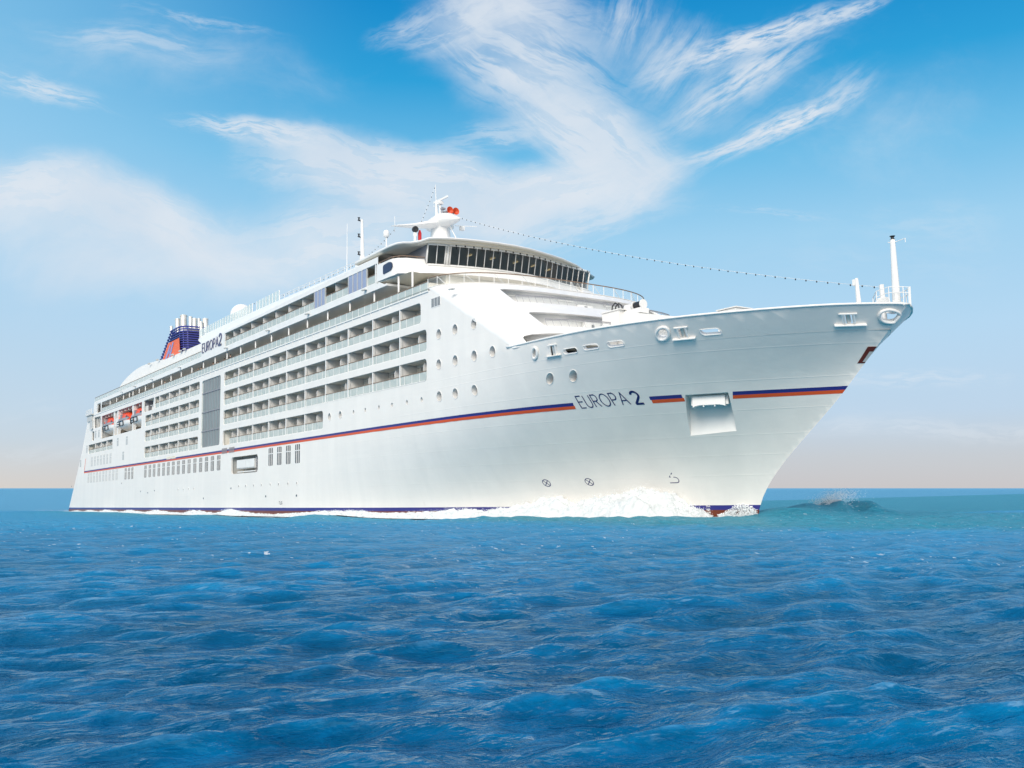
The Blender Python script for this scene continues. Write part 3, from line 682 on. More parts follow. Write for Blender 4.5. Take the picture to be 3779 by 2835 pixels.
# slabs: promenade floor, promenade ceiling, port side wall
sup.box(-198.8, -43.0, YS + .02, HB - .02, 20.9, 21.08); sup.box(-199.0, -52.0, YS + .03, HB - .03, 23.36, 23.6)
sup.quad((-199, HB, 21.1), (-54, HB, 21.1), (-54, HB, 26.8), (-199, HB, 24.07)); sup.quad((-199.2, YS, 21.1), (-199.2, HB, 21.1), (-198.8, HB, 24.07), (-198.8, YS, 24.07))
sup.box(-198.8, -117.05, YS + .05, HB - .05, 23.9, 24.05)
sup.build("superstructure", [M['white']], ship)
m = MB(); m.box(-198, -48.5, -10.3, 10.3, 21.08, 23.36); dh = m.build("deck_house", M['cream'], ship)
for k in range(23):
    x = -191 + 6.2 * k
    if k > 12:
        m = MB(); m.box(-1.75, 1.75, -10.36, -10.27, 21.2, 22.75); m.box(-.05, .05, -10.4, -10.37, 21.2, 22.7); m.build("deck_window", M['dark'], dh, loc=(x + 1.0, 0, 0))
m = MB(); m.box(-189, -112, -10.5, -10.25, 21.1, 21.9); m.build("wood_dado", M['wood'], dh)
pr = MB(); pr.quad((-190.5, YS + .05, 21.085), (-43, YS + .05, 21.085), (-43, -9.3, 21.085), (-190.5, -9.3, 21.085)); prom = pr.build("promenade", M['prom'], ship)
railing(prom, -190.4, -43.2, 21.1, .95, y=YS + .06, step=1.55)
for x in [-183.7, -177.5, -171.4, -166.3, -163.3, -158.3, -153.5, -147.8, -141.8, -135.7, -129.3, -123.1, -116.8, -110.8, -105.05] + [-98.9 + 6.2 * k for k in range(8)] + [-49.9, -46.9]:
    m = MB(); m.tube([(0, YS + .35, 21.09), (0, YS + .35, 23.36 if x < -52 else 24.0)], .11, 8); m.build("pillar", M['white'], prom, True, loc=(x, 0, 0))
m = MB()
for k in range(46): x = -148 + k * 2.25; m.hexa([(x, YS + .0, 20.55), (x + .09, YS, 20.55), (x + .09, YS + .02, 20.55), (x, YS + .02, 20.55), (x, YS - .09, 21.0), (x + .09, YS - .09, 21.0), (x + .09, YS + .02, 21.0), (x, YS + .02, 21.0)])
m.box(-199, -43, YS - .1, YS + .02, 21.0, 21.09); m.build("deck_edge_bracket", M['white'], prom)
# top suites
r = recess("suite_balcony", -105.3, -54.25, 24.13, 26.2, yb=-10.9, matw=M['cream'])
railing(r, -105.2, -71.3, 24.13, .98, y=YS + .14); railing(r, -68.0, -61.6, 24.13, .98, y=YS + .14); railing(r, -56.7, -54.3, 24.13, .98, y=YS + .14)
for x in (-102.1, -98.95, -94.4, -89.7, -85.0, -80.35, -75.7, -65.6, -55.0):
    m = MB(); m.box(-.05, .05, YS + .3, -10.9, 24.1, 26.25); m.build("partition", M['white'], r, loc=(x, 0, 0))
for x0, x1, n in ((-71.25, -68.05, 3), (-61.5, -56.8, 4)):
    m = MB(); m.box(x0, x1, YS + .05, YS + .13, 24.15, 26.18); gb = m.build("glazed_bay", M['lav'], r); m = MB()
    for k in range(n + 1): xx = x0 + (x1 - x0) * k / n; m.box(xx - .07, xx + .07, YS - .01, YS + .15, 24.14, 26.19)
    m.build("bay_frame", M['grey'], gb)
m = MB(); m.box(-54.8, -54.6, YS + .05, YS + .25, 24.14, 26.19); m.build("pillar", M['white'], r)
m = MB()
for x in (-103.5, -100.5, -96.6, -92, -87.4, -82.7, -78, -73.5, -66.6, -63.5): m.box(x - 1.1, x + 1.1, -10.95, -10.85, 24.2, 26.0)
m.build("cabin_window", M['tint'], r)
# raised name on the upper side
m = MB(); strokes(m, word("EUROPA", -116.4, 24.65, 1.45, 1.5, .38), flat, .11, thick=.1); strokes(m, word("2", -107.95, 24.72, 1.75, 1.9, 0), flat, .26, thick=.1)
m.build("name_sign", M['sign'], ship)
# upper rail aft of the sign and the house behind
ur = MB(); ur.box(-198.8, -117.1, -13.2, -9.2, 24.055, 24.07); ud = ur.build("upper_deck", M['deck'], ship); railing(ud, -198.6, -117.3, 24.08, .95, y=YS + .1, step=1.9)
m = MB()
prof = [(-196, 24.06), (-194.2, 27.2), (-192.7, 27.95), (-189.5, 28.9), (-186.2, 29.55), (-182, 30.05), (-177.5, 30.25), (-170, 30.05), (-163, 29.7), (-157.0, 29.15), (-148, 29.1), (-136, 29.0), (-131.5, 29.0), (-129.8, 29.4), (-117.05, 29.3), (-117.05, 24.06)]
yo = lambda z: -9.0 + max(0, z - 27.5) * .28
n_ = len(prof)
m.v += [(x, yo(z), z) for x, z in prof] + [(x, -yo(z), z) for x, z in prof]
m.f += [tuple(range(n_)), tuple(range(2 * n_ - 1, n_ - 1, -1))] + [(k, n_ + k, n_ + k + 1, k + 1) for k in range(n_ - 1)]; m.mi += [0] * (n_ + 1)
m.build("upper_house", M['white'], ship, 30)
m = MB()
for x in (-168, -161.5, -150.5, -145.2, -142.5): m.box(x - .5, x + .5, -9.15, -8.8, 29.05 + (.4 if x < -158 else 0), 29.3 + (.4 if x < -158 else 0))
m.build("roof_vent", M['grey'], ship)
# wind screens on the sun deck
def screen(x0, x1, y, z0, h, st=1.25):
    m = MB(); n = int((x1 - x0) / st); s = (x1 - x0) / n
    for k in range(n): m.box(x0 + k * s + .08, x0 + (k + 1) * s - .08, y - .015, y + .015, z0 + .05, z0 + h)
    o = m.build("wind_screen", M['screen'], ship); f = MB()
    for k in range(n + 1): f.box(x0 + k * s - .05, x0 + k * s + .05, y - .05, y + .05, z0 - .3, z0 + h + .04)
    f.build("screen_post", M['white'], o)
screen(-128.5, -102, -10.3, 29.2, 1.35); screen(-100.2, -91, -10.3, 29.0, 1.5); screen(-118, -104, 9.5, 29.2, 1.6)
m = MB(); m.tube([(-90, -10.6, 29.5), (-56, -12.3, 28.1)], .035, 5); m.tube([(-90, -10.6, 29.2), (-56, -12.3, 27.8)], .03, 5)
for k in range(18): t = k / 17; m.tube([(-90 + 34 * t, -10.6 - 1.7 * t, 28.4 - 1.1 * t), (-90 + 34 * t, -10.6 - 1.7 * t, 29.5 - 1.4 * t)], .03, 5)
m.build("sun_deck_railing", M['white'], ship)
m = MB(); m.lathe([(1.4, -1.2), (1.5, -.8)] + [(1.85 * math.cos(R_(a)), 1.85 * math.sin(R_(a))) for a in range(-15, 91, 12)] + [(.001, 1.86)], (-117.2, -6.8, 31.6), 24); m.lathe([(1.2, -2.5), (1.2, -1.2)], (-117.2, -6.8, 31.6), 14)
m.build("radome", M['white'], ship, 50)
m = MB(); m.lathe([(.2, -.45), (.40, -.3), (.42, .15), (.34, .45), (.001, .62)], (-75, -1.6, 36.1), 14); m.tube([(-75, -1.6, 27.5), (-75, -1.6, 35.8)], .09); m.build("small_radome", M['white'], ship, 50)

# ------------------------------------------------------------------ raked front of the superstructure
def smap(V, inset=0.0): return np.array([shellpt(a, z, inset) for a, z in V])
def snrm(V):
    o = []
    for a, z in V:
        e = 1e-3; a = max(-1.5697, min(1.5697, a)); p = Vector(shellpt(a, z)); du = Vector(shellpt(a + e, z)) - Vector(shellpt(a - e, z)); dv = Vector(shellpt(a, z + e)) - Vector(shellpt(a, z - e))
        n = du.cross(dv).normalized(); o.append(tuple(n if n.z > 0 else -n))
    return o
SL = [(18.6, 20.5, 9.8, 9.4), (15.45, 17.25, 10.5, 10.15)]
slots = [roundpoly([(-a_of_y(yb), z0), (a_of_y(yb), z0), (a_of_y(yt), z1), (-a_of_y(yt), z1)], .12) for z0, z1, yb, yt in SL]
def dens(lp, n=8):
    o = []
    for k in range(len(lp)):
        p, q = lp[k], lp[(k + 1) % len(lp)]; m_ = max(1, int(abs(q[0] - p[0]) / .06))
        o += [(p[0] + (q[0] - p[0]) * t / m_, p[1] + (q[1] - p[1]) * t / m_) for t in range(m_)]
    return o
slots = [dens(s) for s in slots]
lowslot = dens(roundpoly([(-a_of_y(12.95), 13.44), (a_of_y(12.95), 13.44), (a_of_y(12.7), 14.62), (-a_of_y(12.7), 14.62)], .35)); slots.append(lowslot)
fs = MB(); A0 = math.pi / 2
so_ = dens([(-A0, 13.42), (A0, 13.42), (A0, 21.1), (A0, 21.34), (-A0, 21.34), (-A0, 21.1)])
exg = np.array([(a, z) for a in np.linspace(-A0 + .05, A0 - .05, 44) for z in np.arange(13.8, 21.2, .45)]); kp = np.ones(len(exg), bool)
for s in slots: kp &= ~inpoly(exg, s)
fs.panel(so_, slots, smap, [tuple(p) for p in exg[kp]], snrm, scl=5.0)
for s in slots:
    A = smap(s); n = len(A); base = len(fs.v); fs.v += [tuple(p) for p in A] + [(p[0] - .3, p[1] * .985, p[2]) for p in A]
    for k in range(n): fs.f.append((base + k, base + (k + 1) % n, base + n + (k + 1) % n, base + n + k)); fs.mi.append(0)
front = fs.build("forward_bulkhead", M['white'], ship)
for i, (z0, z1, yb) in enumerate([(s[0], s[1], s[2]) for s in SL] + [(13.3, 14.64, 12.6)]):
    m = MB(); AA = np.linspace(-a_of_y(yb) - .05, a_of_y(yb) + .05, 60)
    fr = [shellpt(a, z0 - .03, .12) for a in AA]; ft = [shellpt(a, z1 + .05, .12) for a in AA]
    bk_ = [(shellpt(a, z1, 1.0)[0], shellpt(a, z1)[1] * .95, z0 - .03) for a in AA]; bt = [(p[0], p[1], z1 + .05) for p in bk_]
    m.grid([fr, bk_]); m.cur = 1; m.grid([bk_, bt]); m.cur = 2; m.grid([bt, ft]); m.cur = 1; m.quad(fr[0], bk_[0], bt[0], ft[0]); m.quad(fr[-1], ft[-1], bt[-1], bk_[-1])
    g = m.build("forward_gallery", [M['white'], M['white'], M['white']], ship)
    if i < 2:
        AA = np.linspace(-a_of_y(yb) + .02, a_of_y(yb) - .02, 41)
        gl = MB(); h = MB()
        top = [(Vector(shellpt(a, z0)) + Vector((-.35, 0, .64))) for a in AA]; bo = [Vector(shellpt(a, z0)) + Vector((-.02, 0, .02)) for a in AA]
        gl.grid([bo, top]); gl.build("glass_railing", M['screen2'], g); h.tube([t + Vector((0, 0, .05)) for t in top], .05, 6); h.tube([t + Vector((0, 0, -.06)) for t in top], .03, 5)
        for k in range(0, 41, 2): h.tube([bo[k], top[k]], .025, 4)
        h.build("handrail", M['boatg'], g)
    for y in ((-9.0, -2.8, 3.5) if i == 0 else (-6.2, -1.0, 4.5) if i == 1 else (-9.6,)):
        a = a_of_y(y); p = Vector((shellpt(a, z1, 1.0)[0], shellpt(a, z1)[1] * .95, z1 - .38)); q = Vector((shellpt(a_of_y(y + 2), z1, 1.0)[0], shellpt(a_of_y(y + 2), z1)[1] * .95, z1 - .38))
        m = MB(); f_ = Vector((.14, 0, 0)); m.tube([p + f_, q + f_], .1, 6); m.build("wall_lamp", M['lamp'], g)
    if i < 2:
        a = a_of_y(.6 if i == 0 else -3.6); p = Vector((shellpt(a, z1, 1.0)[0], shellpt(a, z1)[1] * .95, z0))
        m = MB(); m.box(p.x, p.x + .5, p.y - .9, p.y + .9, z0, z0 + (1.3 if i else 1.2)); m.build("locker", M['white'], g)
        m = MB(); m.box(p.x + .5, p.x + .52, p.y - .15, p.y + .15, z0 + .8, z0 + 1.1); m.build("locker_label", M['tint'], g)
# rail and deck round the front of the promenade
m = MB(); AA = np.linspace(-A0, A0, 80); edge2 = [Vector(shellpt(a, 21.3)) for a in AA]
m.grid([[e + Vector((-.02, 0, .03)) for e in edge2], [Vector((-52, e.y, 21.33)) for e in edge2]]); pf = m.build("forward_promenade", M['prom'], ship)
gl = MB(); fr = MB(); hr = MB(); e1 = [e + Vector((-.1, 0, .08)) for e in edge2]; e2 = [e + Vector((-.1, 0, 1.0)) for e in edge2]
gl.grid([e1, e2]); gl.build("glass_railing", M['screen2'], pf)
L_ = [0.]; 
for a, b in zip(e1[:-1], e1[1:]): L_.append(L_[-1] + (b - a).length)
def atl(E, d): 
    i = min(len(L_) - 2, max(0, int(np.searchsorted(L_, d)) - 1)); t = (d - L_[i]) / (L_[i + 1] - L_[i]); return E[i].lerp(E[i + 1], t)
for k in range(int(L_[-1] / 1.45) + 1):
    d = k * 1.45; fr.tube([atl(e1, d), atl(e2, d)], .035, 5)
    if k % 2: fr.tube([atl(e2, d), atl(e1, min(L_[-1], d + 1.3)) + Vector((-.3, 0, -.05))], .03, 5)
fr.tube(e1, .04, 5); fr.build("railing_frame", M['white'], pf); hr.tube([e + Vector((0, 0, .05)) for e in e2], .055, 6); hr.build("handrail", M['wood'], pf)

# ------------------------------------------------------------------ bridge
DBY = [-13.4, -12, -10.05, -8.4, -5.3, -1.65, 2, 4.5, 7, 10.7, 12.4, 13.4]; DBX = [3.7, 2.7, 1.6, 1.08, .38, .0, .22, .8, 1.6, 2.5, 2.9, 3.4]
def db(y): return float(pchip(DBY, DBX, np.array([max(-13.4, min(13.4, y))]))[0])
bz = [(24.15, -45.75), (24.35, -45.85), (25.2, -46.85), (25.32, -46.98)]
br = MB(); YY = np.linspace(-HB, HB, 61)
br.grid([[(x - db(y), y, z) for y in YY] for z, x in bz])
br.grid([[(bz[0][1] - db(y) - .02, y, 24.15) for y in YY], [(-56., y, 24.15) for y in YY]])        # underside
br.grid([[(bz[3][1] - db(y), y, 25.32) for y in YY], [(bz[3][1] - db(y) - .5, y, 25.32) for y in YY]])
bridge = br.build("bridge", M['white'], ship, 40)
# wing bulwarks
for s in (-1, 1):
    m = MB(); yo_ = s * (HB + .0)
    c = -46.85 - db(HB)
    path = [(-46.8 - db(10.3), s * 10.3), (-46.8 - db(11.2), s * 11.2), (-46.8 - db(12.2), s * 12.25), (c + .1, s * 12.95), (c - .5, s * 13.32), (c - 1.2, s * 13.4), (-54.2, s * 13.4)]
    bot = [(-45.8 - db(10.3), s * 10.3), (-45.8 - db(11.2), s * 11.2), (-45.8 - db(12.2), s * 12.25), (c + 1.0, s * 12.95), (c + .2, s * 13.34), (c - .8, s * 13.42), (-54.2, s * 13.42)]
    if s > 0: path = [(p[0] - 2.4 * min(1, (p[1] - 10.3) / 1.5), p[1]) for p in path]; bot = [(p[0] - 2.4 * min(1, (p[1] - 10.3) / 1.5), p[1]) for p in bot]
    m.grid([[(p[0], p[1], 24.12) for p in bot], [(p[0] * .5 + q[0] * .5, p[1], 25.0) for p, q in zip(path, bot)], [(p[0], p[1], 25.98) for p in path]])
    m.grid([[(p[0], p[1], 25.98) for p in path], [(p[0] - .22, p[1] - s * .2, 25.98) for p in path]])
    m.grid([[(p[0] - .22, p[1] - s * .2, 25.98) for p in path], [(p[0] - .22, p[1] - s * .2, 24.2) for p in path]])
    m.quad((-54.2, s * 13.42, 24.12), (-54.2, s * 13.4, 25.98), (-54.2, s * 9.5, 25.98), (-54.2, s * 9.5, 24.12))
    m.build("wing_bulwark", M['white'], bridge, 35)
    m = MB(); m.tube([(p[0], p[1] - s * .1, 26.2) for p in path], .05, 6)
    for p in path[::1]: m.tube([(p[0], p[1] - s * .1, 25.98), (p[0], p[1] - s * .1, 26.2)], .04, 5)
    m.build("wing_handrail", M['wood'], bridge)
    if s < 0:
        m = MB(); lp = roundpoly([(-52.6, 24.62), (-50.75, 24.75), (-50.45, 25.2), (-50.65, 25.6), (-51.3, 25.72), (-52.6, 25.62)], .25, 4); m.prism(lp, -13.47, -13.41); m.build("side_window", M['navyg'], bridge)
# sloping underside behind the wing
m = MB(); m.hexa([(-54.2, -13.4, 23.98), (-47.8, -12.6, 24.1), (-48.5, -9, 24.12), (-54.2, -9, 23.36), (-54.2, -13.4, 24.13), (-47.8, -12.6, 24.13), (-48.5, -9, 24.14), (-54.2, -9, 24.14)]); m.build("wing_soffit", M['soffit'], bridge)
m = MB(); m.box(-53, -47.6, -8.6, 8.6, 21.3, 24.13); m.build("lower_house", M['cream'], bridge)
for x0 in (-52.2,):
    m = MB(); m.box(x0, x0 + 3.2, -8.66, -8.58, 21.4, 23.0); m.build("house_window", M['dark'], bridge)
# windows lean outwards
def wp(y, t): return Vector((-47.1 - db(y) + .45 * t, y * (1 + .004 * t), 25.32 + 2.12 * t))
ys = [-10.3, -9.35, -8.45] + list(np.linspace(-7.95, 12.3, 22)); fr = MB()
fr.tube([wp(y, 0) + Vector((.0, 0, .05)) for y in np.linspace(-10.3, 12.3, 40)], .09, 6); fr.tube([wp(y, 1.0) for y in np.linspace(-10.3, 12.3, 40)], .12, 6)
for i, y in enumerate(ys): fr.tube([wp(y, 0), wp(y, 1)], .055 if i not in (0, 2, 3, 24) else .1, 6)
fr.tube([wp(-8.2, 0), wp(-8.2, 1)], .16, 6)
fr.build("window_frame", M['white'], bridge, True)
for i, (a, b) in enumerate(zip(ys[:-1], ys[1:])):
    if i == 2: continue
    m = MB(); i_ = Vector((-.03, 0, 0)); m.quad(wp(a, .03) + i_, wp(b, .03) + i_, wp(b, .98) + i_, wp(a, .98) + i_); m.build("window", M['brglass'], bridge)
    if i > 2 and i % 1 == 0:
        m = MB(); y = (a + b) / 2; m.tube([wp(y, 1.0) + Vector((.1, 0, .05)), wp(y + .1, .82) + Vector((.08, 0, 0))], .03, 5); m.box(wp(y, 1).x - .02, wp(y, 1).x + .14, y - .08, y + .08, 27.38, 27.5); m.build("wiper", M['black'], bridge)
m = MB(); m.box(-56, -48.9, -10.25, -10.15, 24.2, 27.45); m.box(-56, -55.9, -10.2, 12.2, 24.2, 27.45); m.box(-56, -50.2, 12.2, 12.3, 24.2, 27.45); m.box(-56, -50.4, -10.1, 12.1, 25.0, 25.3); m.build("bridge_house", M['boatg'], bridge)
cb = MB()
for y in (-6, -1, 5): cb.box(-51, -50, y - 1.6, y + 1.6, 25.3, 26.1)
cb.build("console", M['boatg'], bridge)
m = MB()
for y, x in ((-6.8, -50.3), (-4.2, -50.0), (-1.3, -49.8), (1.9, -49.9), (4.6, -50.2), (7.3, -51)): m.box(x - .45, x + .45, y - .06, y + .06, 27.30, 27.37)
lm = mat("lit_lamp", (.9, .8, .5), .5, emit=(1.0, .78, .38)); m.build("ceiling_lamp", lm, bridge)
# step below the windows
m = MB()
for k in range(24):
    y = -10 + k * .95; p = wp(y, 0); m.tube([p + Vector((.02, 0, -.02)), p + Vector((.34, 0, -.12))], .03, 5)
m.tube([wp(y, 0) + Vector((.34, 0, -.1)) for y in np.linspace(-10.3, 12.3, 40)], .05, 6); m.tube([wp(y, 0) + Vector((.2, 0, -.1)) for y in np.linspace(-10.3, 12.3, 40)], .03, 6); m.build("window_step", M['white'], bridge)
# roof
ro = [(-60.5, -13.05), (-57, -13.1), (-54.4, -13.15), (-52, -13.15), (-50.4, -13.0), (-49.7, -12.6), (-49.3, -11.9), (-48.2, -11.3), (-47.2, -10.9), (-46.7, -10.2), (-46.2, -9.2), (-45.65, -7.6), (-45.3, -5.8), (-45.08, -3.5), (-45.05, -1.5), (-45.3, .7),
      (-45.9, 3), (-46.9, 6.3), (-48.5, 9.7), (-50.2, 12.6), (-51.7, 15.0), (-52.4, 15.4), (-54.5, 15.5), (-60.5, 15.3)]
def ring(ins, z): return [(x - ins * (1 if k not in (0, 23) else 0), y * (1 - ins * .028), z - .12 * (abs(y) > 11.2)) for k, (x, y) in enumerate(ro)]
m = MB(); m.cur = 1; m.grid([ring(1.1, 27.5), ring(.1, 27.62)]); m.cur = 0; m.grid([ring(.1, 27.62), ring(.0, 27.72), ring(.15, 27.86), ring(1.2, 28.02), ring(4.0, 28.25), [(-61, y * .5, 28.4) for x, y in ro]])
m.cur = 1; m.quad(*[p for p in ring(1.1, 27.5)]); m.cur = 0; m.quad((-60.5, -13.05, 27.4), (-60.5, 15.3, 27.4), (-61, 7.6, 28.4), (-61, -6.5, 28.4)); m.build("bridge_roof", [M['white'], M['soffit']], bridge, 40)
m = MB(); m.tube([(x - .45, y, 27.42) for x, y in ro[7:20]], .035, 5); m.build("roof_rail", M['grey'], bridge)

# ------------------------------------------------------------------ radar mast
m = MB()
def oval(cx, rx_, ry_, z, n=20, cy=0): return [(cx + rx_ * math.cos(2 * math.pi * k / n), cy + ry_ * math.sin(2 * math.pi * k / n), z) for k in range(n + 1)]
m.grid([oval(-63.2, 2.6, 1.9, 27.6), oval(-63.2, 2.0, 1.5, 30), oval(-63.4, 1.65, 1.25, 32.5), oval(-63.5, 1.45, 1.05, 34.2), oval(-63.2, 1.4, 1.1, 34.4)])
mast = m.build("radar_mast", M['white'], ship, True)
m = MB()   # pod with pointed nose and two wings
m.grid([[(x, y, z) for x, y, z in ((-66.5, .0, 35.0),) * 13]] + [oval(-64.6, .01, w_, 35.1, 12)[:0] or [(xc, w_ * math.cos(2 * math.pi * k / 12), zc + h_ * math.sin(2 * math.pi * k / 12)) for k in range(13)]
        for xc, w_, zc, h_ in ((-65.8, .9, 35.0, .6), (-64.4, 1.3, 35.05, .95), (-62.6, 1.35, 35.1, 1.0), (-61, 1.05, 34.95, .75), (-59.6, .55, 34.6, .35))] + [[(-58.6, 0, 34.4)] * 13])
m.build("mast_pod", M['white'], mast, True)
for s in (-1, 1):
    m = MB(); m.grid([[(-63.4 + c * math.cos(2 * math.pi * k / 12), s * y, z + t * math.sin(2 * math.pi * k / 12)) for k in range(13)] for y, c, z, t in (((.6, 1.3, 34.75, .62), (2, 1.05, 34.5, .45), (4, .7, 34.05, .26), (6, .35, 33.75, .12), (6.9, .06, 33.6, .03)) if s < 0 else ((.6, 1.2, 34.8, .6), (1.4, .8, 34.7, .35), (1.9, .1, 34.6, .05)))])
    m.tube([(-63.4, s * (6.4 if s < 0 else 1.7), 32.9 if s < 0 else 34.2), (-63.4, s * (6.4 if s < 0 else 1.7), 34.9)], .03, 5); m.build("mast_yard", M['white'], mast, True)
m = MB(); m.tube([(-63.6, -.4, 35.8), (-63.6, -.5, 37.7)], [.22, .12], 8); m.tube([(-63.6, -.9, 37.1), (-63.6, .1, 37.1)], .05, 5); m.tube([(-63.6, -.5, 37.6), (-63.6, -.6, 39.9)], [.06, .035], 6); m.build("mast_pole", M['white'], mast)
m = MB(); m.box(-63.0, -62.4, -.75, -.15, 37.15, 37.5); m.hexa([(-64.2, -.55, 37.6), (-61.0, -.45, 37.6), (-61.0, -.3, 37.6), (-64.2, -.4, 37.6), (-64.2, -.55, 37.85), (-61.0, -.45, 37.85), (-61.0, -.3, 37.85), (-64.2, -.4, 37.85)]); m.tube([(-62.7, -.45, 36), (-62.7, -.45, 37.6)], .12); m.build("radar_scanner", M['white'], mast)
for y in (.15, 1.0):
    m = MB(); m.lathe([(.08, -.9), (.12, -.5), (.3, -.15), (.46, .0), (.40, -.02), (.1, -.3), (.001, -.35)], (-61.3, y, 36.15), 18, 'X'); m.build("horn", M['hornr'], mast, 50)
m = MB(); m.tube([(-62, -.55, 35.8), (-62, -.55, 36.6)], .12); m.box(-62.2, -61.8, -.75, -.2, 36.3, 36.5); m.box(-62.4, -61.6, -.3, .1, 35.85, 36.1); m.tube([(-61.6, .2, 35.9), (-61.6, .9, 35.9)], .08); m.build("horn_bracket", M['boatg'], mast)
m = MB(); m.tube([(-61.4, .1, 34.2), (-60.7, .7, 32.4)], .07); m.box(-60.9, -60.4, 1.2, 1.7, 33.6, 34.1); m.tube([(-61, .6, 34.15), (-60, 3.2, 34.2)], .04); m.build("mast_bracket", M['white'], mast)
m = MB(); m.lathe([(.05, 0), (.28, .1), (.25, .35), (.1, .5)], (-60.6, .7, 31.95), 10); m.build("beacon", M['hornr'], mast)
m = MB(); m.tube([(-52, -9.9, 28.1), (-52, -9.9, 29.4)], .14); m.box(-52.15, -51.85, -10.05, -9.75, 29.2, 29.6); sl_ = m.build("searchlight", M['white'], ship)
m = MB(); m.lathe([(.28, -.3), (.34, -.1), (.34, .12), (.27, .12), (.1, .02), (.001, .02)], (-51.9, -9.9, 29.95), 16, 'X'); m.build("lamp_head", M['black'], sl_, 40)
m = MB(); m.lathe([(.12, 0), (.2, .15), (.2, .9), (.08, 1.25)], (-52.1, -9.25, 28.75), 10); m.tube([(-52.1, -9.25, 28), (-52.1, -9.25, 28.8)], .06); m.build("covered_lamp", M['red'], ship)
m = MB(); m.tube([(-80, -2.72, 27.9), (-80, -2.7, 34.1)], [.5, .36], 10); m.tube([(-80, -2.7, 34.1), (-80, -2.8, 39.2)], [.3, .17], 10); m.box(-80.8, -78.6, -3.4, -2.0, 28, 33.2); lmst = m.build("signal_mast", M['white'], ship)
for z in (34.4, 36.9, 39.2):
    m = MB(); m.lathe([(.2, -.2), (.1, -.08), (.1, .08), (.2, .2)], (-80, -3.25, z), 10); m.tube([(-80, -2.8, z - .25), (-80, -3.3, z - .25)], .05); m.build("signal_lamp", M['black'], lmst)
m = MB(); m.tube([(-80, -5.0, 27.9), (-80, -5.0, 38.3)], [.09, .03], 6); m.build("whip_antenna", M['white'], ship)

# ------------------------------------------------------------------ funnel
def fsec(z, inset=0.0, n=6):
    t = (z - 31) / 6.5; xf = -163.4 - 2.6 * t + (1.3 * max(0, t - .75)); xa = -184.6 + 9.0 * t; w_ = 3.45 - .25 * t - inset; xf -= inset; xa += inset; r = 1.6
    o = []
    for cx, cy, a0 in ((xf - r * 1.6, w_ - r, 0), (xa + r, w_ - r, 90), (xa + r, -w_ + r, 180), (xf - r * 1.6, -w_ + r, 270)):
        rxx = r * 1.6 if a0 in (0, 270) else r
        o += [(cx + rxx * math.cos(R_(a0 + 90 * k / n)), cy + r * math.sin(R_(a0 + 90 * k / n)), z) for k in range(n + 1)]
    return o
m = MB(); m.grid([fsec(z, .55) + [fsec(z, .55)[0]] for z in np.arange(28.5, 37.2, 1.2)]); fun = m.build("funnel", M['fund'], ship)
m = MB()
for z in np.arange(29.4, 37.7, .52): m.tube(fsec(z), .14, 5, closed=True)
m.tube(fsec(37.75), .17, 6, closed=True)
m.build("louvre_ring", M['funb'], fun)
m = MB(); N_ = len(fsec(31))
for k in range(0, N_, 2): m.tube([fsec(z, .12)[k] for z in (29, 31.5, 34, 37.6)], .10, 5)
for fr_ in (.25, .5, .75):
    for s in (6, 20):
        pts = []
        for z in (29, 31.5, 34, 37.6):
            f = fsec(z, .12); a, b = Vector(f[s]), Vector(f[(s + 1) % N_]); pts.append(a.lerp(b, fr_))
        m.tube(pts, .1, 5)
m.build("funnel_strut", M['funb'], fun)
for s in (-1, 1):
    def fp(u, z): 
        t = (z - 31) / 6.5; xa = -184.6 + 9.0 * t + 5.2 - 1.6 * t; xf = -163.2 - 2.6 * t - 1.2; return (xa + (xf - xa) * u, s * (3.45 - .25 * t + .2), z)
    m = MB(); m.grid([[fp(u, z) for u in np.linspace(0, 1, 9)] for z in np.linspace(29, 35.2, 8)]); m.build("funnel_panel", M['funo'], fun)
    m = MB()
    def emb(poly):
        b = [fp(u, 30.2 + 4.5 * v) for u, v in poly]; m.quad(*[(p[0], p[1] + s * .05, p[2]) for p in b])
    emb([(.16, .28), (.28, .28), (.36, .98), (.24, .98)]); emb([(.36, .22), (.47, .22), (.56, 1.04), (.45, 1.04)]); emb([(.28, .56), (.42, .56), (.43, .7), (.29, .7)]); emb([(.02, .1), (.44, .02), (.47, .30), (.16, .36)])
    m.build("funnel_emblem", M['fune'], fun)
for x, y, z, r_ in ((-179.5, -1.6, 39.9, .34), (-176.5, -1.0, 41.1, .62), (-174.3, -.4, 41.6, .75), (-172.6, .6, 41.1, .4), (-170.5, .9, 40.4, .55), (-169.0, 1.4, 40.2, .35), (-165.9, .9, 39.0, .35), (-166.5, 2.0, 39.8, .6)):
    m = MB(); m.tube([(x + 1.2, y, 33), (x, y, z)], r_, 14, cap=False); m.tube([(x + .02, y, z - .25), (x, y, z)], r_ * 1.08, 14, cap=False); m.build("exhaust_pipe", M['steel'], fun, True)
m = MB(); m.box(-175, -166.5, -1.6, 1.6, 31, 37.6); m.build("exhaust_casing", M['grey'], fun)

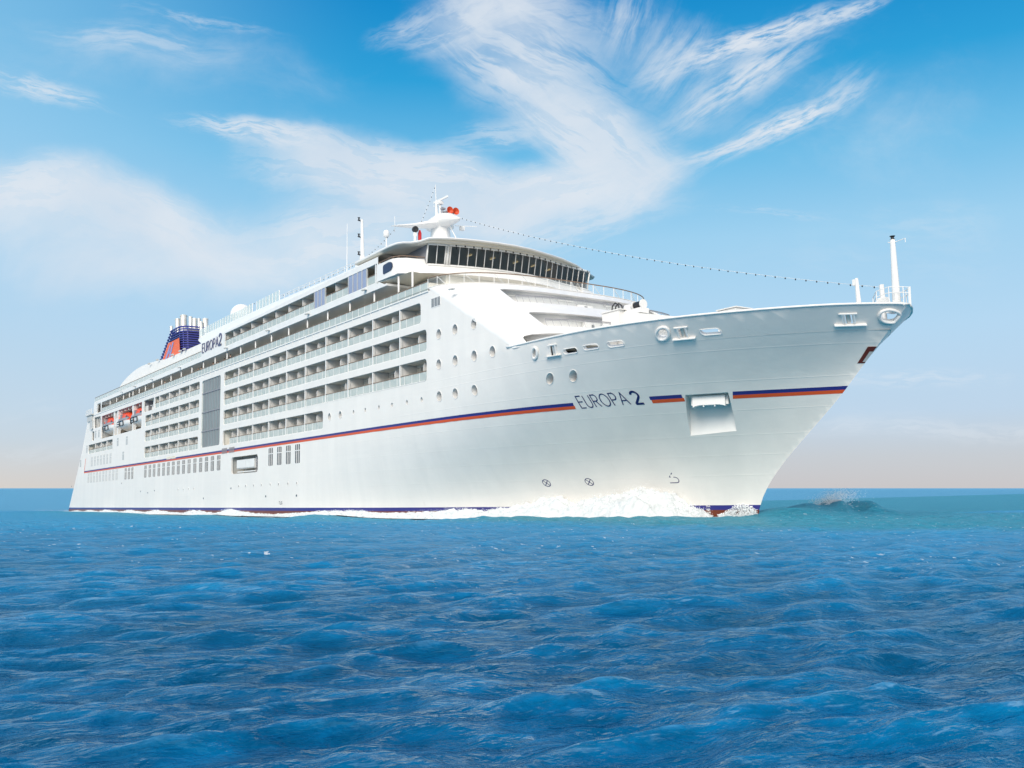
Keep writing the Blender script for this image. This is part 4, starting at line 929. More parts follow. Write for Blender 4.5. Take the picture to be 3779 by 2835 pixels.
# ------------------------------------------------------------------ bow fittings
def hp(x, z, off=0.): return Vector(onhull(np.array([(x, z)]), off)[0])
def hn(x, z): return Vector(hulln(np.array([x]), np.array([z]))[0])
for (x, z, a, b, sh) in CHK:
    m = MB(); c2 = lambda f: circ(x, z, a * f, b * f, 24, sh)
    m.tube([hp(p[0], p[1], .05) for p in c2(1.2)], .12, 8, closed=True)
    n = hn(x, z); L = [hp(*p) for p in c2(1.02)]; L.append(L[0]); m.grid([[p - n * d for p in L] for d in (-.06, .3)]); m.build("mooring_chock", M['white'], ship, True)
for lp in SLOTS:
    m = MB(); L = [hp(p[0], p[1], .01) for p in lp]; m.tube(L, .035, 5, closed=True); n = hn(*lp[0]); base = len(m.v); K = len(L)
    m.v += [tuple(p) for p in L] + [tuple(p - n * .35) for p in L]
    for k in range(K): m.f.append((base + k, base + (k + 1) % K, base + K + (k + 1) % K, base + K + k)); m.mi.append(0)
    m.build("bulwark_port", M['white'], ship)
for a, b, c, d, k in ROLL:
    m = MB(); n = hn((a + b) / 2, (c + d) / 2); t_ = k * (d - c)
    for x in (a + .07, b - .07): m.tube([hp(x, c, .03), hp(x + t_, d, .03)], .09, 8)
    m.tube([hp(a + t_ - .12, d + .03, .05), hp(b + t_ + .12, d + .03, .05)], .065, 6); rl = m.build("roller_fairlead", M['white'], ship)
    m = MB(); m.tube([hp((a + b) / 2, c, -.15), hp((a + b) / 2 + t_, d, -.15)], .17, 10); m.build("roller", M['steel'], rl)
    m = MB(); p, q = hp(a - .42, c - .02), hp(b + .42, c - .02); m.hexa([p + Vector((0, 0, -.1)), q + Vector((0, 0, -.1)), q + n * .22 + Vector((0, 0, -.05)), p + n * .22 + Vector((0, 0, -.05)), p, q, q + n * .26 + Vector((0, 0, .03)), p + n * .26 + Vector((0, 0, .03))]); m.build("sill", M['white'], rl)
# anchor pocket
m = MB(); nav = hn(-14.5, 7.0); inw = -nav; 
def lerp2(P, t):
    k = min(len(P) - 2, int(t * (len(P) - 1))); f = t * (len(P) - 1) - k; return (P[k][0] + (P[k + 1][0] - P[k][0]) * f, P[k][1] + (P[k + 1][1] - P[k][1]) * f)
lft = [ANC[0], ANC[5], ANC[4]]; rgt = [ANC[1], ANC[2], ANC[3]]; G = []; nv = 16; inh = Vector((inw.x, inw.y, 0)).normalized()
for i in range(nv + 1):
    v = i / nv; a = hp(*lerp2(lft, v)); b = hp(*lerp2(rgt, v)); dep = 1.45 * (1 - v ** 1.7) + .015; row = []
    for j in range(11): row.append(a.lerp(b, j / 10) + inh * dep)
    G.append(row)
m.grid(G); pk = m.build("anchor_pocket", M['white'], ship, True)
m = MB(); m.grid([[hp(*lerp2(lft, i / nv)) for i in range(nv + 1)], [G[i][0] for i in range(nv + 1)]]); m.grid([[hp(*lerp2(rgt, i / nv)) for i in range(nv + 1)], [G[i][10] for i in range(nv + 1)]]); m.grid([[hp(ANC[0][0] + (ANC[1][0] - ANC[0][0]) * j / 10, ANC[0][1] + (ANC[1][1] - ANC[0][1]) * j / 10) for j in range(11)], G[0]]); m.build("pocket_wall", M['white'], pk)
A_, B_ = hp(-14.85, 8.4), hp(-12.75, 8.4); exv = (B_ - A_); exv.z = 0; Lw = exv.length; exv.normalize(); m = MB(); o0 = A_ + inh * .42
def ap(u, z, d): return o0 + exv * (u * Lw) + inh * d + Vector((0, 0, z))
prof = [(0, -.05), (1, -.05), (1, -.85), (.93, -.78), (.8, -.72), (.2, -.72), (.07, -.79), (0, -.9)]; b0 = len(m.v); n = len(prof)
m.v += [tuple(ap(u, z, 0)) for u, z in prof] + [tuple(ap(u, z, .7)) for u, z in prof]
m.f += [tuple(range(n)), tuple(range(2 * n - 1, n - 1, -1))] + [(k, n + k, n + (k + 1) % n, (k + 1) % n) for k in range(n)]; m.mi += [0] * (n + 2)
an = m.build("anchor", M['white'], pk); m = MB()
for u in (.33, .67): m.tube([ap(u, -.05, -.01), ap(u, -.74, -.01)], .02, 4); m.tube([ap(u, -.7, .1), ap(u, -.86, .1)], .06, 6)
m.hexa([ap(-.07, -.7, .3), ap(0, -.7, .3), ap(0, -.7, .7), ap(-.07, -.7, .7), ap(-.07, -.05, .3), ap(0, -.05, .3), ap(0, -.05, .7), ap(-.07, -.05, .7)]); m.hexa([ap(1.0, -.7, .3), ap(1.08, -.7, .3), ap(1.08, -.7, .7), ap(1.0, -.7, .7), ap(1.0, -.05, .3), ap(1.08, -.05, .3), ap(1.08, -.05, .7), ap(1.0, -.05, .7)])
m.build("anchor_lug", M['white'], an)
# bow anchor at the stem
m = MB(); m.grid([[hp(float(stemx(z)[0]) - d, z, .02) for d in np.linspace(.001, .36, 6)] for z in np.linspace(10.0, 11.05, 8)]); ba = m.build("stem_pocket", M['rust'], ship)
m = MB(); m.grid([[hp(float(stemx(z)[0]) - d, z, .05) for d in np.linspace(.001, .16, 4)] for z in np.linspace(10.1, 10.75, 6)]); m.build("stem_anchor", M['grey'], ba)
m = MB(); m.tube([(-1.1, 0, 13.3), (-1.1, 0, 14.6), (-1.12, 0, 18.35)], [.3, .27, .17], 10); m.box(-1.7, -.8, -.4, .4, 13.2, 13.9); fm = m.build("foremast", M['white'], ship)
m = MB(); m.lathe([(.18, 0), (.1, .1), (.1, .14), (.2, .25)], (-1.12, 0, 18.36), 12); m.build("masthead_lamp", M['black'], fm, 40)
m = MB(); m.tube([(-1.3, -.3, 18.15), (-1.1, 0, 18.12), (-.15, .0, 18.22)], .03, 5); m.tube([(-.15, 0, 18.22), (-.15, 0, 17.95)], .025, 5); m.build("mast_arm", M['white'], fm)
m = MB()
for pth in ([(-2.6, -.5, 14.4), (-1.9, -1.1, 14.7), (-1.0, -1.0, 14.85), (-.3, -.4, 14.8), (-.05, .0, 14.75), (-.3, .4, 14.8), (-1.0, 1.0, 14.85), (-1.9, 1.1, 14.7)],):
    for dz_ in (0, -.4): m.tube([(p[0], p[1], p[2] + dz_) for p in pth], .03, 5)
    for p in pth: m.tube([p, (p[0], p[1], 13.5)], .035, 5)
m.tube([(-.1, 0, 13.6), (-.08, 0, 14.8)], .1); m.build("bow_railing", M['white'], ship)
m = MB(); m.tube([(-4.12, 0, 12.1), (-4.12, 0, 14.5), (-4.2, 0, 16.2)], [.2, .18, .12], 8); m.box(-4.5, -4.15, -.1, .1, 15.7, 16.15); m.build("lamp_post", M['white'], ship)
m = MB(); m.tube([(-2.1, 0, 12.1), (-2.2, 0, 15.35)], [.2, .17], 8); m.hexa([(-2.9, -.3, 13.6), (-1.6, -.3, 13.6), (-1.6, .3, 13.6), (-2.9, .3, 13.6), (-2.4, -.2, 14.4), (-1.8, -.2, 14.4), (-1.8, .2, 14.4), (-2.4, .2, 14.4)]); m.build("jack_post", M['white'], ship)
m = MB(); m.box(-16.9, -14.9, -.9, .9, 12.1, 15.85); m.box(-17.0, -14.8, -1, 1, 15.86, 15.95); m.build("windlass_house", M['white'], ship)
for x in (-10, -6): m = MB(); m.box(x - .6, x + .6, -1.2, 1.2, 12.1, 12.5); m.tube([(x, -1.1, 12.8), (x, 1.1, 12.8)], .3, 10); m.build("mooring_winch", M['grey'], ship)
for x, y in ((-22, -6), (-19, 5), (-12, -4), (-9, 3.5), (-26, 6)): m = MB(); m.lathe([(.3, 0), (.3, .9), (.42, .95), (.42, 1.1)], (0, 0, 0), 10); m.build("bollard", M['grey'], ship, loc=(x, y, 12.1))
m = MB(); m.box(-27.7, -25.4, -4.2, -2.0, 12.1, 17.1); m.box(-27.8, -25.2, -4.3, -1.9, 17.11, 17.2); crn = m.build("deck_crane", M['white'], ship)
m = MB(); m.hexa([(-25.4, -3.7, 16.0), (-19.3, -3.3, 15.3), (-19.3, -2.9, 15.3), (-25.4, -2.5, 16.0), (-25.4, -3.7, 17.0), (-19.3, -3.3, 15.6), (-19.3, -2.9, 15.6), (-25.4, -2.5, 17.0)]); m.box(-25.3, -23.3, -3.6, -2.6, 16.6, 17.05); m.build("boom", M['white'], crn)
m = MB(); m.lathe([(.32, -.45), (.32, .45)], (-24.0, -3.1, 17.4), 14, 'X'); m.build("winch_drum", M['black'], crn); m = MB(); m.lathe([(.42, 0), (.42, .12)], (-23.5, -3.1, 17.4), 14, 'X'); m.lathe([(.42, 0), (.42, .12)], (-24.6, -3.1, 17.4), 14, 'X'); m.box(-25.6, -24.8, -3.4, -2.8, 17.1, 17.6); m.build("winch_flange", M['white'], crn)
m = MB()
for y in (-3.0, -3.4): m.tube([(-27.3, y, 17.15), (-27.2, y, 17.8), (-26.8, y, 18.05), (-26.4, y, 17.8), (-26.2, y, 17.15)], .06, 6)
m.build("hose", M['black'], crn)

# ------------------------------------------------------------------ lifeboats (hang in the recess)
def lifeboat(first, x, label):
    if first: root = copy_tree(first)
    else:
        root = empty("lifeboat"); Lh = 5.7
        def sec(x, z):      # half breadth
            t = min(1, abs(x) / Lh); f = (1 - t ** 4) ** .5; return 2.1 * f
        m = MB(); XS = np.linspace(-1, 1, 29); XS = np.sign(XS) * np.abs(XS) ** .75 * Lh; rows = []
        for x_ in XS:
            t = abs(x_) / Lh; b = sec(x_, 0); k0 = .9 * t ** 3; row = []
            for a in np.linspace(0, 1, 9):
                z_ = k0 + (1.95 - k0) * a; y_ = b * min(1, a * 1.8) ** .55 * (.86 + .14 * a); row.append((y_, z_))
            rows.append([(x_ * (.9 + .1 * 1), -y_, z_) for y_, z_ in row[::-1]] + [(x_, y_, z_) for y_, z_ in row])
        m.grid(rows); m.build("boat_hull", M['white'], root, True)
        m = MB(); rows = []
        for x_ in XS * .97:
            b = sec(x_, 0) * .98; t = abs(x_) / Lh; h = 1.9 * (1 - t ** 3.2) ** .7; row = [(-b, 1.96), (-b * .98, 2.2), (-b * .86, 1.96 + h * .62), (-b * .6, 1.96 + h * .93), (0, 1.96 + h), (b * .6, 1.96 + h * .93), (b * .86, 1.96 + h * .62), (b * .98, 2.2), (b, 1.96)]
            rows.append([(x_, y, z) for y, z in row])
        m.grid(rows); cn = m.build("canopy", M['boato'], root, True)
        m = MB(); m.grid([[(x_, -sec(x_ / .97, 0) * .98 - .03, z) for x_ in XS[3:-3] * .97] for z in (2.0, 2.2)] + [[(x_, -sec(x_ / .97, 0) * .935 - .03, 2.55) for x_ in XS[3:-3] * .97]]); m.build("grey_band", M['boatg'], cn)
        for sx in (-1, 1):
            m = MB(); pts = []
            for xa, xb, t0, t1 in ((4.75, 4.2, .15, .75), (4.0, 3.2, .15, .85)):
                g_ = []
                for x_ in (xa, xb):
                    b = sec(x_, 0) * .98; h = 1.9 * (1 - (x_ / Lh) ** 3.2) ** .7; g_.append([(sx * x_, -b * .97 - .04, 2.25), (sx * (x_ - .1), -b * .86 - .05, 1.96 + h * .60), (sx * (x_ - .2), -b * .66 - .05, 1.96 + h * .86)])
                m.grid(g_)
            m.build("window", M['dark'], cn)
        m = MB(); m.box(-.5, .5, -2.08, -1.7, 2.2, 3.3); m.build("side_hatch", M['boatg'], cn)
        m = MB(); yb_ = lambda x_: -sec(x_, 0) * 1.0 - .06
        for x_ in (-5.0, -3.3, -.5, 2.3): m.tube([(x_, yb_(x_), 1.95), (x_, yb_(x_) + .04, .95)], .11, 5)
        for z_ in (1.93, .97): m.tube([(x_, yb_(x_) + (0 if z_ > 1.5 else .04), z_) for x_ in (-5.0, -4.4, -3.6, -2.4, -.5, 1., 2.3)], .085, 5)
        m.tube([(-3.3, yb_(-3.3), 1.45), (-.5, yb_(-.5), 1.45)], .085, 5); m.build("skate_frame", M['black'], root)
        m = MB(); m.tube([(3.0, 0, 3.6), (3.0, 0, 4.1)], .2); m.tube([(-3.0, 0, 3.6), (-3.0, 0, 4.1)], .2); m.build("lifting_hook", M['black'], root)
    root.matrix_world = RM @ Matrix.Translation((x, -11.2, 15.8)); tag(root, label, "lifeboat", "lifeboats in the recess near the stern")
    return root
lb = lifeboat(None, -186.1, "orange and white lifeboat hung nearest the stern, beside the recess end wall")
lifeboat(lb, -172.2, "orange and white lifeboat hung in the middle, between the davit columns")
lifeboat(lb, -160.6, "orange and white lifeboat nearest the bow, half hidden by a davit column")

# ------------------------------------------------------------------ people at the promenade rail
def skinmesh(name, verts, edges, radii, m_, parent):
    me = bpy.data.meshes.new(name); me.from_pydata(verts, edges, []); o = bpy.data.objects.new(name + "_tmp", me); COL.objects.link(o)
    o.modifiers.new("s", 'SKIN'); ss = o.modifiers.new("u", 'SUBSURF'); ss.levels = 1
    for v, r in zip(me.skin_vertices[0].data, radii): v.radius = (r, r)
    me.skin_vertices[0].data[0].use_root = True
    bpy.context.view_layer.update(); ev = o.evaluated_get(bpy.context.evaluated_depsgraph_get()); nm = bpy.data.meshes.new_from_object(ev); nm.name = name
    bpy.data.objects.remove(o); nm.materials.clear(); nm.materials.append(m_)
    p = bpy.data.objects.new(name, nm); COL.objects.link(p); p.parent = parent; return p
def person(x, y, rz, lean, seat, top_m, leg_m, label, hairm='hair'):
    root = empty("person"); L = lean; hz = .92 - seat; sh = Vector((L * .42, 0, hz + .52 - L * .12)); nk = sh + Vector((L * .05, 0, .09)); hd = nk + Vector((.03 + L * .05, 0, .14))
    V = [(0, 0, hz), (L * .2, 0, hz + .27), tuple(sh), tuple(nk), tuple(hd), tuple(hd + Vector((.0, 0, .09)))]; E_ = [(0, 1), (1, 2), (2, 3), (3, 4), (4, 5)]; Rr = [.13, .14, .13, .055, .095, .08]
    for s in (-1, 1):
        b = len(V); V += [(0, s * .1, hz - .08), (.03 + seat * .7, s * .11, hz / 2 + .02 + seat * .2), (-.02 + seat * .7, s * .11, .08), (.14 + seat * .7, s * .12, .04)]; E_ += [(0, b), (b, b + 1), (b + 1, b + 2), (b + 2, b + 3)]; Rr += [.10, .065, .045, .04]
        b = len(V); el = sh + Vector((.06 + L * .15, s * .26, -.28)); wr = el + Vector((.22, -s * .06, -.02 + L * .05)); V += [tuple(sh + Vector((0, s * .18, -.02))), tuple(el), tuple(wr), tuple(wr + Vector((.08, 0, -.01)))]; E_ += [(2, b), (b, b + 1), (b + 1, b + 2), (b + 2, b + 3)]; Rr += [.065, .045, .035, .03]
    skinmesh("body", V, E_, Rr, M['skin'], root)
    arms = [2, 10, 11, 12, 18, 19, 20]; sel = [0, 1, 2, 10, 11, 12, 18, 19, 20]; mp = {k: i for i, k in enumerate(sel)}
    skinmesh("jacket", [V[k] for k in sel], [(mp[a], mp[b_]) for a, b_ in E_ if a in mp and b_ in mp], [Rr[k] * 1.18 for k in sel], M[top_m], root)
    sel = [0, 6, 7, 8, 14, 15, 16]; mp = {k: i for i, k in enumerate(sel)}
    skinmesh("trousers", [V[k] for k in sel], [(mp[a], mp[b_]) for a, b_ in E_ if a in mp and b_ in mp], [Rr[k] * 1.2 for k in sel], M[leg_m], root)
    m = MB(); m.lathe([(.105, -.02), (.112, .05), (.09, .12), (.001, .15)], (hd.x - .02, 0, hd.z + .02), 12); m.build("hair", M[hairm], root, True)
    m = MB(); m.lathe([(.02, 0), (.012, .03), (.001, .04)], (hd.x + .095, 0, hd.z - .01), 6); m.build("nose", M['skin'], root)
    root.matrix_world = RM @ Matrix.Translation((x, y, 21.09)) @ Matrix.Rotation(rz, 4, 'Z'); tag(root, label, "person", "people at the promenade rail")
PR = R_(-90)
person(-104.2, -12.75, PR + .5, .15, 0, 'suit', 'trous', "person in dark jacket standing upright at the rail below the raised lettering")
person(-106.9, -12.5, PR - .2, .5, .25, 'suit', 'trous', "person bent low at the rail beside the standing one in the dark jacket")
person(-110.5, -12.5, PR + .3, .4, .25, 'shirt', 'trous', "person in pale top leaning low at the rail, between two dark-clad ones")
person(-112.6, -12.6, PR, .35, .15, 'suit', 'trous', "dark-clad person leaning on the rail beside a white pillar")
person(-118.8, -12.6, PR + .6, .45, .15, 'trous', 'trous', "person in grey top just right of a pillar above the tall atrium window")
person(-120.4, -12.6, PR - .5, .35, 0.05, 'suit', 'bluec', "person in black top and blue trousers at the rail above the tall atrium window")
person(-140.8, -12.6, PR, .3, .05, 'shirt', 'trous', "person in white top at the rail, nearer the stern than most")
person(-142.3, -12.6, PR + .3, .4, .15, 'suit', 'trous', "person in black top at the rail, nearest the stern of all")

# ------------------------------------------------------------------ balcony chairs
m = MB(); m.box(-.27, .27, -.28, .28, .36, .43); m.hexa([(-.27, .24, .43), (.27, .24, .43), (.27, .3, .43), (-.27, .3, .43), (-.25, .36, .95), (.25, .36, .95), (.25, .42, .95), (-.25, .42, .95)])
for sx in (-1, 1):
    for sy in (-1, 1): m.tube([(sx * .24, sy * .25, 0), (sx * .24, sy * .25, .38)], .025, 5)
    m.tube([(sx * .27, -.25, .38), (sx * .27, -.25, .63), (sx * .27, .33, .65)], .025, 5)
ch0 = m.build("balcony_chair", M['boatg']); k_ = 0
for ri, (x0, x1, z0, z1, pil, par, rs_) in enumerate(ROWS[:4]):
    for x in sorted(par):
        for dx_ in (.9, 2.3):
            if x < (-80 if ri < 3 else -104) or rng.random() < .3 or x + dx_ > x1 - .5: continue
            o = ch0 if k_ == 0 else ch0.copy()
            if k_: COL.objects.link(o)
            k_ += 1; o.matrix_world = RM @ Matrix.Translation((x + dx_, -12.35 + rng.uniform(-.2, .2), z0 + .0)) @ Matrix.Rotation(rng.uniform(-.6, .6), 4, 'Z')
            tag(o, "low chair standing behind the frosted glass railing of a cabin balcony", "chair", "chairs on the cabin balconies")

# ------------------------------------------------------------------ strings of lamps
def lightstring(a, b, sag, n, label):
    root = empty("string_of_lamps"); a, b = Vector(a), Vector(b)
    f = lambda t: a.lerp(b, t) + Vector((0, 0, -sag * 4 * t * (1 - t)))
    m = MB(); m.tube([f(t) for t in np.linspace(0, 1, 40)], .013, 4); m.build("wire", M['white'], root)
    pm = MB(); pm.lathe([(.02, .02), (.04, -.01), (.055, -.06), (.03, -.12), (.001, -.13)], (0, 0, 0), 8); p0 = pm.build("bulb", M['black'], root, True)
    for k in range(n):
        o = p0 if k == 0 else p0.copy()
        if k: COL.objects.link(o); o.parent = root
        o.location = f((k + .5) / n)
    root.matrix_world = RM.copy(); tag(root, label, "string lights", "strings of lamps over the decks")
lightstring((-58.7, 0, 34.5), (-2.3, 0, 15.2), 1.0, 58, "long white wire with dark bulbs running from the mast down to the bow")
lightstring((-63.4, -6.3, 33.4), (-79.5, -5.0, 32.0), .5, 16, "short string of dark bulbs from mast yard back to the signal mast")
lightstring((-80, -5.2, 32.0), (-104, -10.2, 30.7), .5, 22, "string of dark bulbs sloping along the sun deck behind the signal mast")
lightstring((-63.6, -.6, 39.8), (-64.2, -2.6, 34.4), .2, 10, "short steep string of dark bulbs on the mast top")

# ------------------------------------------------------------------ sea
CX, CY = CAMP.x, CAMP.y
FH = np.array([math.cos(YAW), math.sin(YAW)]); RH = np.array([math.sin(YAW), -math.cos(YAW)])
def sstep(a, b, x): t = np.clip((x - a) / (b - a), 0, 1); return t * t * (3 - 2 * t)
def sea_off(x, y):
    d = -12.0 - x; s = -.01664 * (d + np.sqrt(d * d + 60)) / 2
    return s * (1 - sstep(90, 600, y)) * (1 - sstep(330, 1000, -x)) * (1 - sstep(250, 900, -y))
hx = np.linspace(-226, -14.4, 400); hy_ = -hully(hx, np.full(400, -.9))
hw = (np.array(RM)[:3, :3] @ np.stack([hx, hy_, np.full(400, -.9)]) + np.array(RM)[:3, 3:4]).T     # waterline in the world
def hulldist(x, y):     # distance outside the starboard waterline
    yw = np.interp(x, hw[:, 0], hw[:, 1]); sl_ = np.gradient(hw[:, 1], hw[:, 0]); s_ = np.interp(x, hw[:, 0], sl_); d = (yw - y) / np.sqrt(1 + s_ * s_)
    return np.where(x > hw[-1, 0], np.hypot(x - hw[-1, 0], y - hw[-1, 1]), np.where(x < hw[0, 0], np.hypot(x - hw[0, 0], y - hw[0, 1]), d))
def bumps(x, y):
    u = (x - CX) * RH[0] + (y - CY) * RH[1]; v = (x - CX) * FH[0] + (y - CY) * FH[1]
    w1 = .5 * np.sin(u * 1.3 + v * .5) + .4 * np.sin(u * 2.7 - v * .9); z = 1.15 * np.exp(-np.abs((u - 28.4) / 1.7) ** 1.6 - ((v - 86 + w1) / 4.) ** 2) + 1.05 * np.exp(-((u - 31.4) / 1.9) ** 2 - ((v - 86.5 + w1) / 4.) ** 2) + .95 * np.exp(-((u - 25.) / 2.6) ** 2 - ((v - 83) / 3.8) ** 2) + .72 * np.exp(-((u - 21.8) / 3.) ** 2 - ((v - 78) / 3.5) ** 2) + .12 * np.sin(u * 2.1 + 1.7 * np.sin(v * .8)) * np.exp(-((u - 28) / 4.) ** 2 - ((v - 85) / 4.) ** 2)
    d = hulldist(x, y); z += (.16 * np.exp(-((d - 7.) / 1.8) ** 2)) * sstep(-75, -45, x) * (1 - sstep(-17, -10, x))
    z += .5 * np.exp(-((d - 3.) / 2.) ** 2) * (np.exp(-((x + 63) / 6.) ** 2)) + .25 * np.exp(-((d - 3) / 2.) ** 2) * np.exp(-((x + 104) / 6.) ** 2)
    return z
r0 = np.concatenate([np.array([.6, 1.2, 1.9, 2.6]), 3.2 * 1.0066 ** np.arange(0, 433)]); ra = r0[-1] * 1.0029 ** np.arange(1, 256); rb = ra[-1] * 1.0078 ** np.arange(1, 535); r0 = np.concatenate([r0, ra, rb, [9000, 14000, 25000]])
dense = np.linspace(-.62, .62, 620); th = np.concatenate([np.linspace(-math.pi, -.64, 60)[:-1], dense, np.linspace(.64, math.pi, 60)[1:]])
rr, tt = np.meshgrid(r0, th, indexing='ij'); X0 = CX + rr * np.cos(YAW + tt); Y0 = CY + rr * np.sin(YAW + tt)
rs = np.random.RandomState(11); spac = np.maximum(np.gradient(r0), .0021 * r0)[:, None] * np.ones_like(rr)
X = X0.copy(); Y = Y0.copy(); Z = np.zeros_like(X0); STP = np.zeros_like(X0); wind = YAW + math.pi + R_(28)
lams = np.concatenate([np.exp(rs.uniform(math.log(.28), math.log(2.0), 60)), np.exp(rs.uniform(math.log(2.0), math.log(6), 26)), np.exp(rs.uniform(math.log(6), math.log(30), 12))])
for lam in lams:
    an_ = wind + rs.normal(0, .5 if lam < 6 else .3); k = 2 * math.pi / lam; ph = rs.uniform(0, 6.28)
    amp = .0072 * lam ** .95 if lam < 2. else .0050 * lam ** .5 if lam < 6 else .0058 * lam ** .4
    at = np.clip((lam / spac - 2.2) / 3.0, 0, 1); c_, s_ = math.cos(an_), math.sin(an_); p_ = k * (X0 * c_ + Y0 * s_) + ph
    Z += amp * at * np.cos(p_); q = 1.0 * amp * at * np.sin(p_); STP += k * amp * at * np.cos(p_); X -= q * c_; Y -= q * s_
calm = sstep(0, 6, hulldist(X0, Y0)); calm = np.where((X0 > -232) & (X0 < -12) & (hulldist(X0, Y0) < 6), .45 + .55 * calm, 1.)
crest = np.clip(Z / .22 + .5, 0, 1); Z = Z * calm - .38 * sstep(-175, -120, X0) * (1 - sstep(-40, -18, X0)) * np.exp(-np.maximum(hulldist(X0, Y0), 0) / 45.) + sea_off(X0, Y0) + bumps(X0, Y0)
nr, ntheta = rr.shape; co = np.stack([X, Y, Z], -1).reshape(-1, 3)
i_, j_ = np.meshgrid(np.arange(nr - 1), np.arange(ntheta - 1), indexing='ij'); a_ = (i_ * ntheta + j_).ravel()
F = np.stack([a_, a_ + ntheta, a_ + ntheta + 1, a_ + 1], 1)
me = bpy.data.meshes.new("sea"); me.vertices.add(len(co)); me.vertices.foreach_set('co', co.ravel()); me.loops.add(F.size); me.loops.foreach_set('vertex_index', F.ravel().astype(np.int32))
me.polygons.add(len(F)); me.polygons.foreach_set('loop_start', np.arange(0, F.size, 4, dtype=np.int32)); me.polygons.foreach_set('use_smooth', np.ones(len(F), bool)); me.update(calc_edges=True)
d_ = hulldist(X0, Y0); inx = sstep(-245, -222, X0) * (1 - sstep(-17, -14.5, X0))
wv_ = 1.5 + .9 * np.sin(X0 * .13) + .7 * np.sin(X0 * .31 + 1.) ; cw = 1.1 * np.exp(-((( X0 - CX) * RH[0] + (Y0 - CY) * RH[1] - 28.6) / 1.5) ** 2 - (((X0 - CX) * FH[0] + (Y0 - CY) * FH[1] - 85.) / 1.4) ** 2); fo = inx * np.where(d_ > -4, np.exp(-np.maximum(d_, 0) / np.maximum(.7, wv_ + .9)), 0)
wake = np.where(X0 < -222, np.exp(-((Y0 + 2) / 13.) ** 4) * sstep(-520, -225, X0) * .6, 0); fo = np.maximum(np.maximum(fo, wake), cw * .75)
paling = sstep(-600, -180, X0) * (1 - sstep(0, 60, X0)) * np.exp(-(np.maximum(d_, 0) / 52.) ** 2); nh = inx * np.exp(-np.maximum(d_, 0) / 12.) + 1. * np.exp(-(np.hypot(X0 + 11, Y0 - 5) / 24.) ** 4)
for nm, arr in (("foam", fo), ("churn_sheen", np.clip(paling, 0, 1)), ("flecks", sstep(22, 32, rr) * (1 - sstep(75, 120, rr))), ("crest", crest), ("crest_line", sstep(.32, .78, STP)), ("near_hull", np.clip(nh + np.exp(-(np.hypot(X0 + 11, Y0 - 5) / 24.) ** 4), 0, 1)), ("distance", sstep(18, 130, rr))):
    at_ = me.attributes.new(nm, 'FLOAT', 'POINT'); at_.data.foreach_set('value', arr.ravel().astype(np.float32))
sm = bpy.data.materials.new("sea_water"); sm.use_nodes = True; t = NT(sm.node_tree); b = t.n['Principled BSDF']
gp = t.new('ShaderNodeNewGeometry').outputs['Position']
def attr(nm): a = t.new('ShaderNodeAttribute'); a.attribute_name = nm; return a.outputs['Fac']
wr = t.new('ShaderNodeMapping'); t.put(wr.inputs[0], gp); wr.inputs['Rotation'].default_value = (0, 0, -wind); wv1 = wr.outputs[0]
def ridge(n): return t.m('SUBTRACT', 1.0, t.m('ABSOLUTE', t.m('MULTIPLY', t.m('SUBTRACT', n, .5), 3.2)))
n1 = ridge(t.noise(t.vm('MULTIPLY', wv1, (1.0, .42, 1)), 2.1, 4, .6, .35)); n2 = ridge(t.noise(t.vm('MULTIPLY', wv1, (1.0, .36, 1)), .48, 5, .58, .3)); n3 = t.noise(t.vm('MULTIPLY', wv1, (1, .5, 1)), 9., 4, .65, .3)
h = t.m('ADD', t.m('MULTIPLY', n2, .12), t.m('ADD', t.m('MULTIPLY', n1, .13), t.m('MULTIPLY', n3, .085)))
h = t.m('MULTIPLY', h, t.m('ADD', 1.0, t.m('MULTIPLY', attr('distance'), 3.6)))
bn = t.new('ShaderNodeBump'); bn.inputs['Strength'].default_value = .85; bn.inputs['Distance'].default_value = .42; t.put(bn.inputs['Height'], h)
cr_ = t.m('ADD', t.m('MULTIPLY', attr('crest'), .20), t.m('MULTIPLY', t.noise(t.vm('MULTIPLY', wv1, (1, .45, 1)), .8, 6, .65, .4), .72))  # higher water gets a lighter colour, imitating light through the crests
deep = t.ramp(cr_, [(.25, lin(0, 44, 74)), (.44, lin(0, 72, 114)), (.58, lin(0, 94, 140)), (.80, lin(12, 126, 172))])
rip = t.maprange(t.noise(t.vm('MULTIPLY', wv1, (1, .28, 1)), 5.5, 4, .7, .5), .3, .72, .80, 1.22)  # lighter and darker streaks in the colour, imitating shading of small ripples
deep = t.vm('SCALE', deep, rip)
deep = t.mix(t.m('MULTIPLY', attr('distance'), .7), deep, lin(108, 182, 216))  # far water paled in the colour, standing for sky reflected at low angles
deep = t.mix(t.m('MULTIPLY', t.m('MULTIPLY', attr('crest_line'), .30), t.maprange(rip, .7, 1.3)), deep, lin(128, 178, 212))  # steep crests paled in the colour, for sky reflected along them
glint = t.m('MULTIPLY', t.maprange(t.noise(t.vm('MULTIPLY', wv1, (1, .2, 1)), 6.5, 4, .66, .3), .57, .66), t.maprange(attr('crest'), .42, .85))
wc = t.mix(t.m('MULTIPLY', attr("churn_sheen"), .85), deep, t.vm('SCALE', t.mix(attr('near_hull'), lin(40, 150, 200), lin(50, 140, 158)), t.m('ADD', .25, t.m('MULTIPLY', rip, .75))))  # pale cyan: churned water near the hull, further out sky reflection in the colour
fa = attr("foam"); fn = t.noise(t.vm('MULTIPLY', gp, (1, 1, .3)), .9, 5, .68, .5); ff = t.maprange(t.m('ADD', fa, t.m('MULTIPLY', t.m('SUBTRACT', fn, .5), 1.5)), .45, .72)
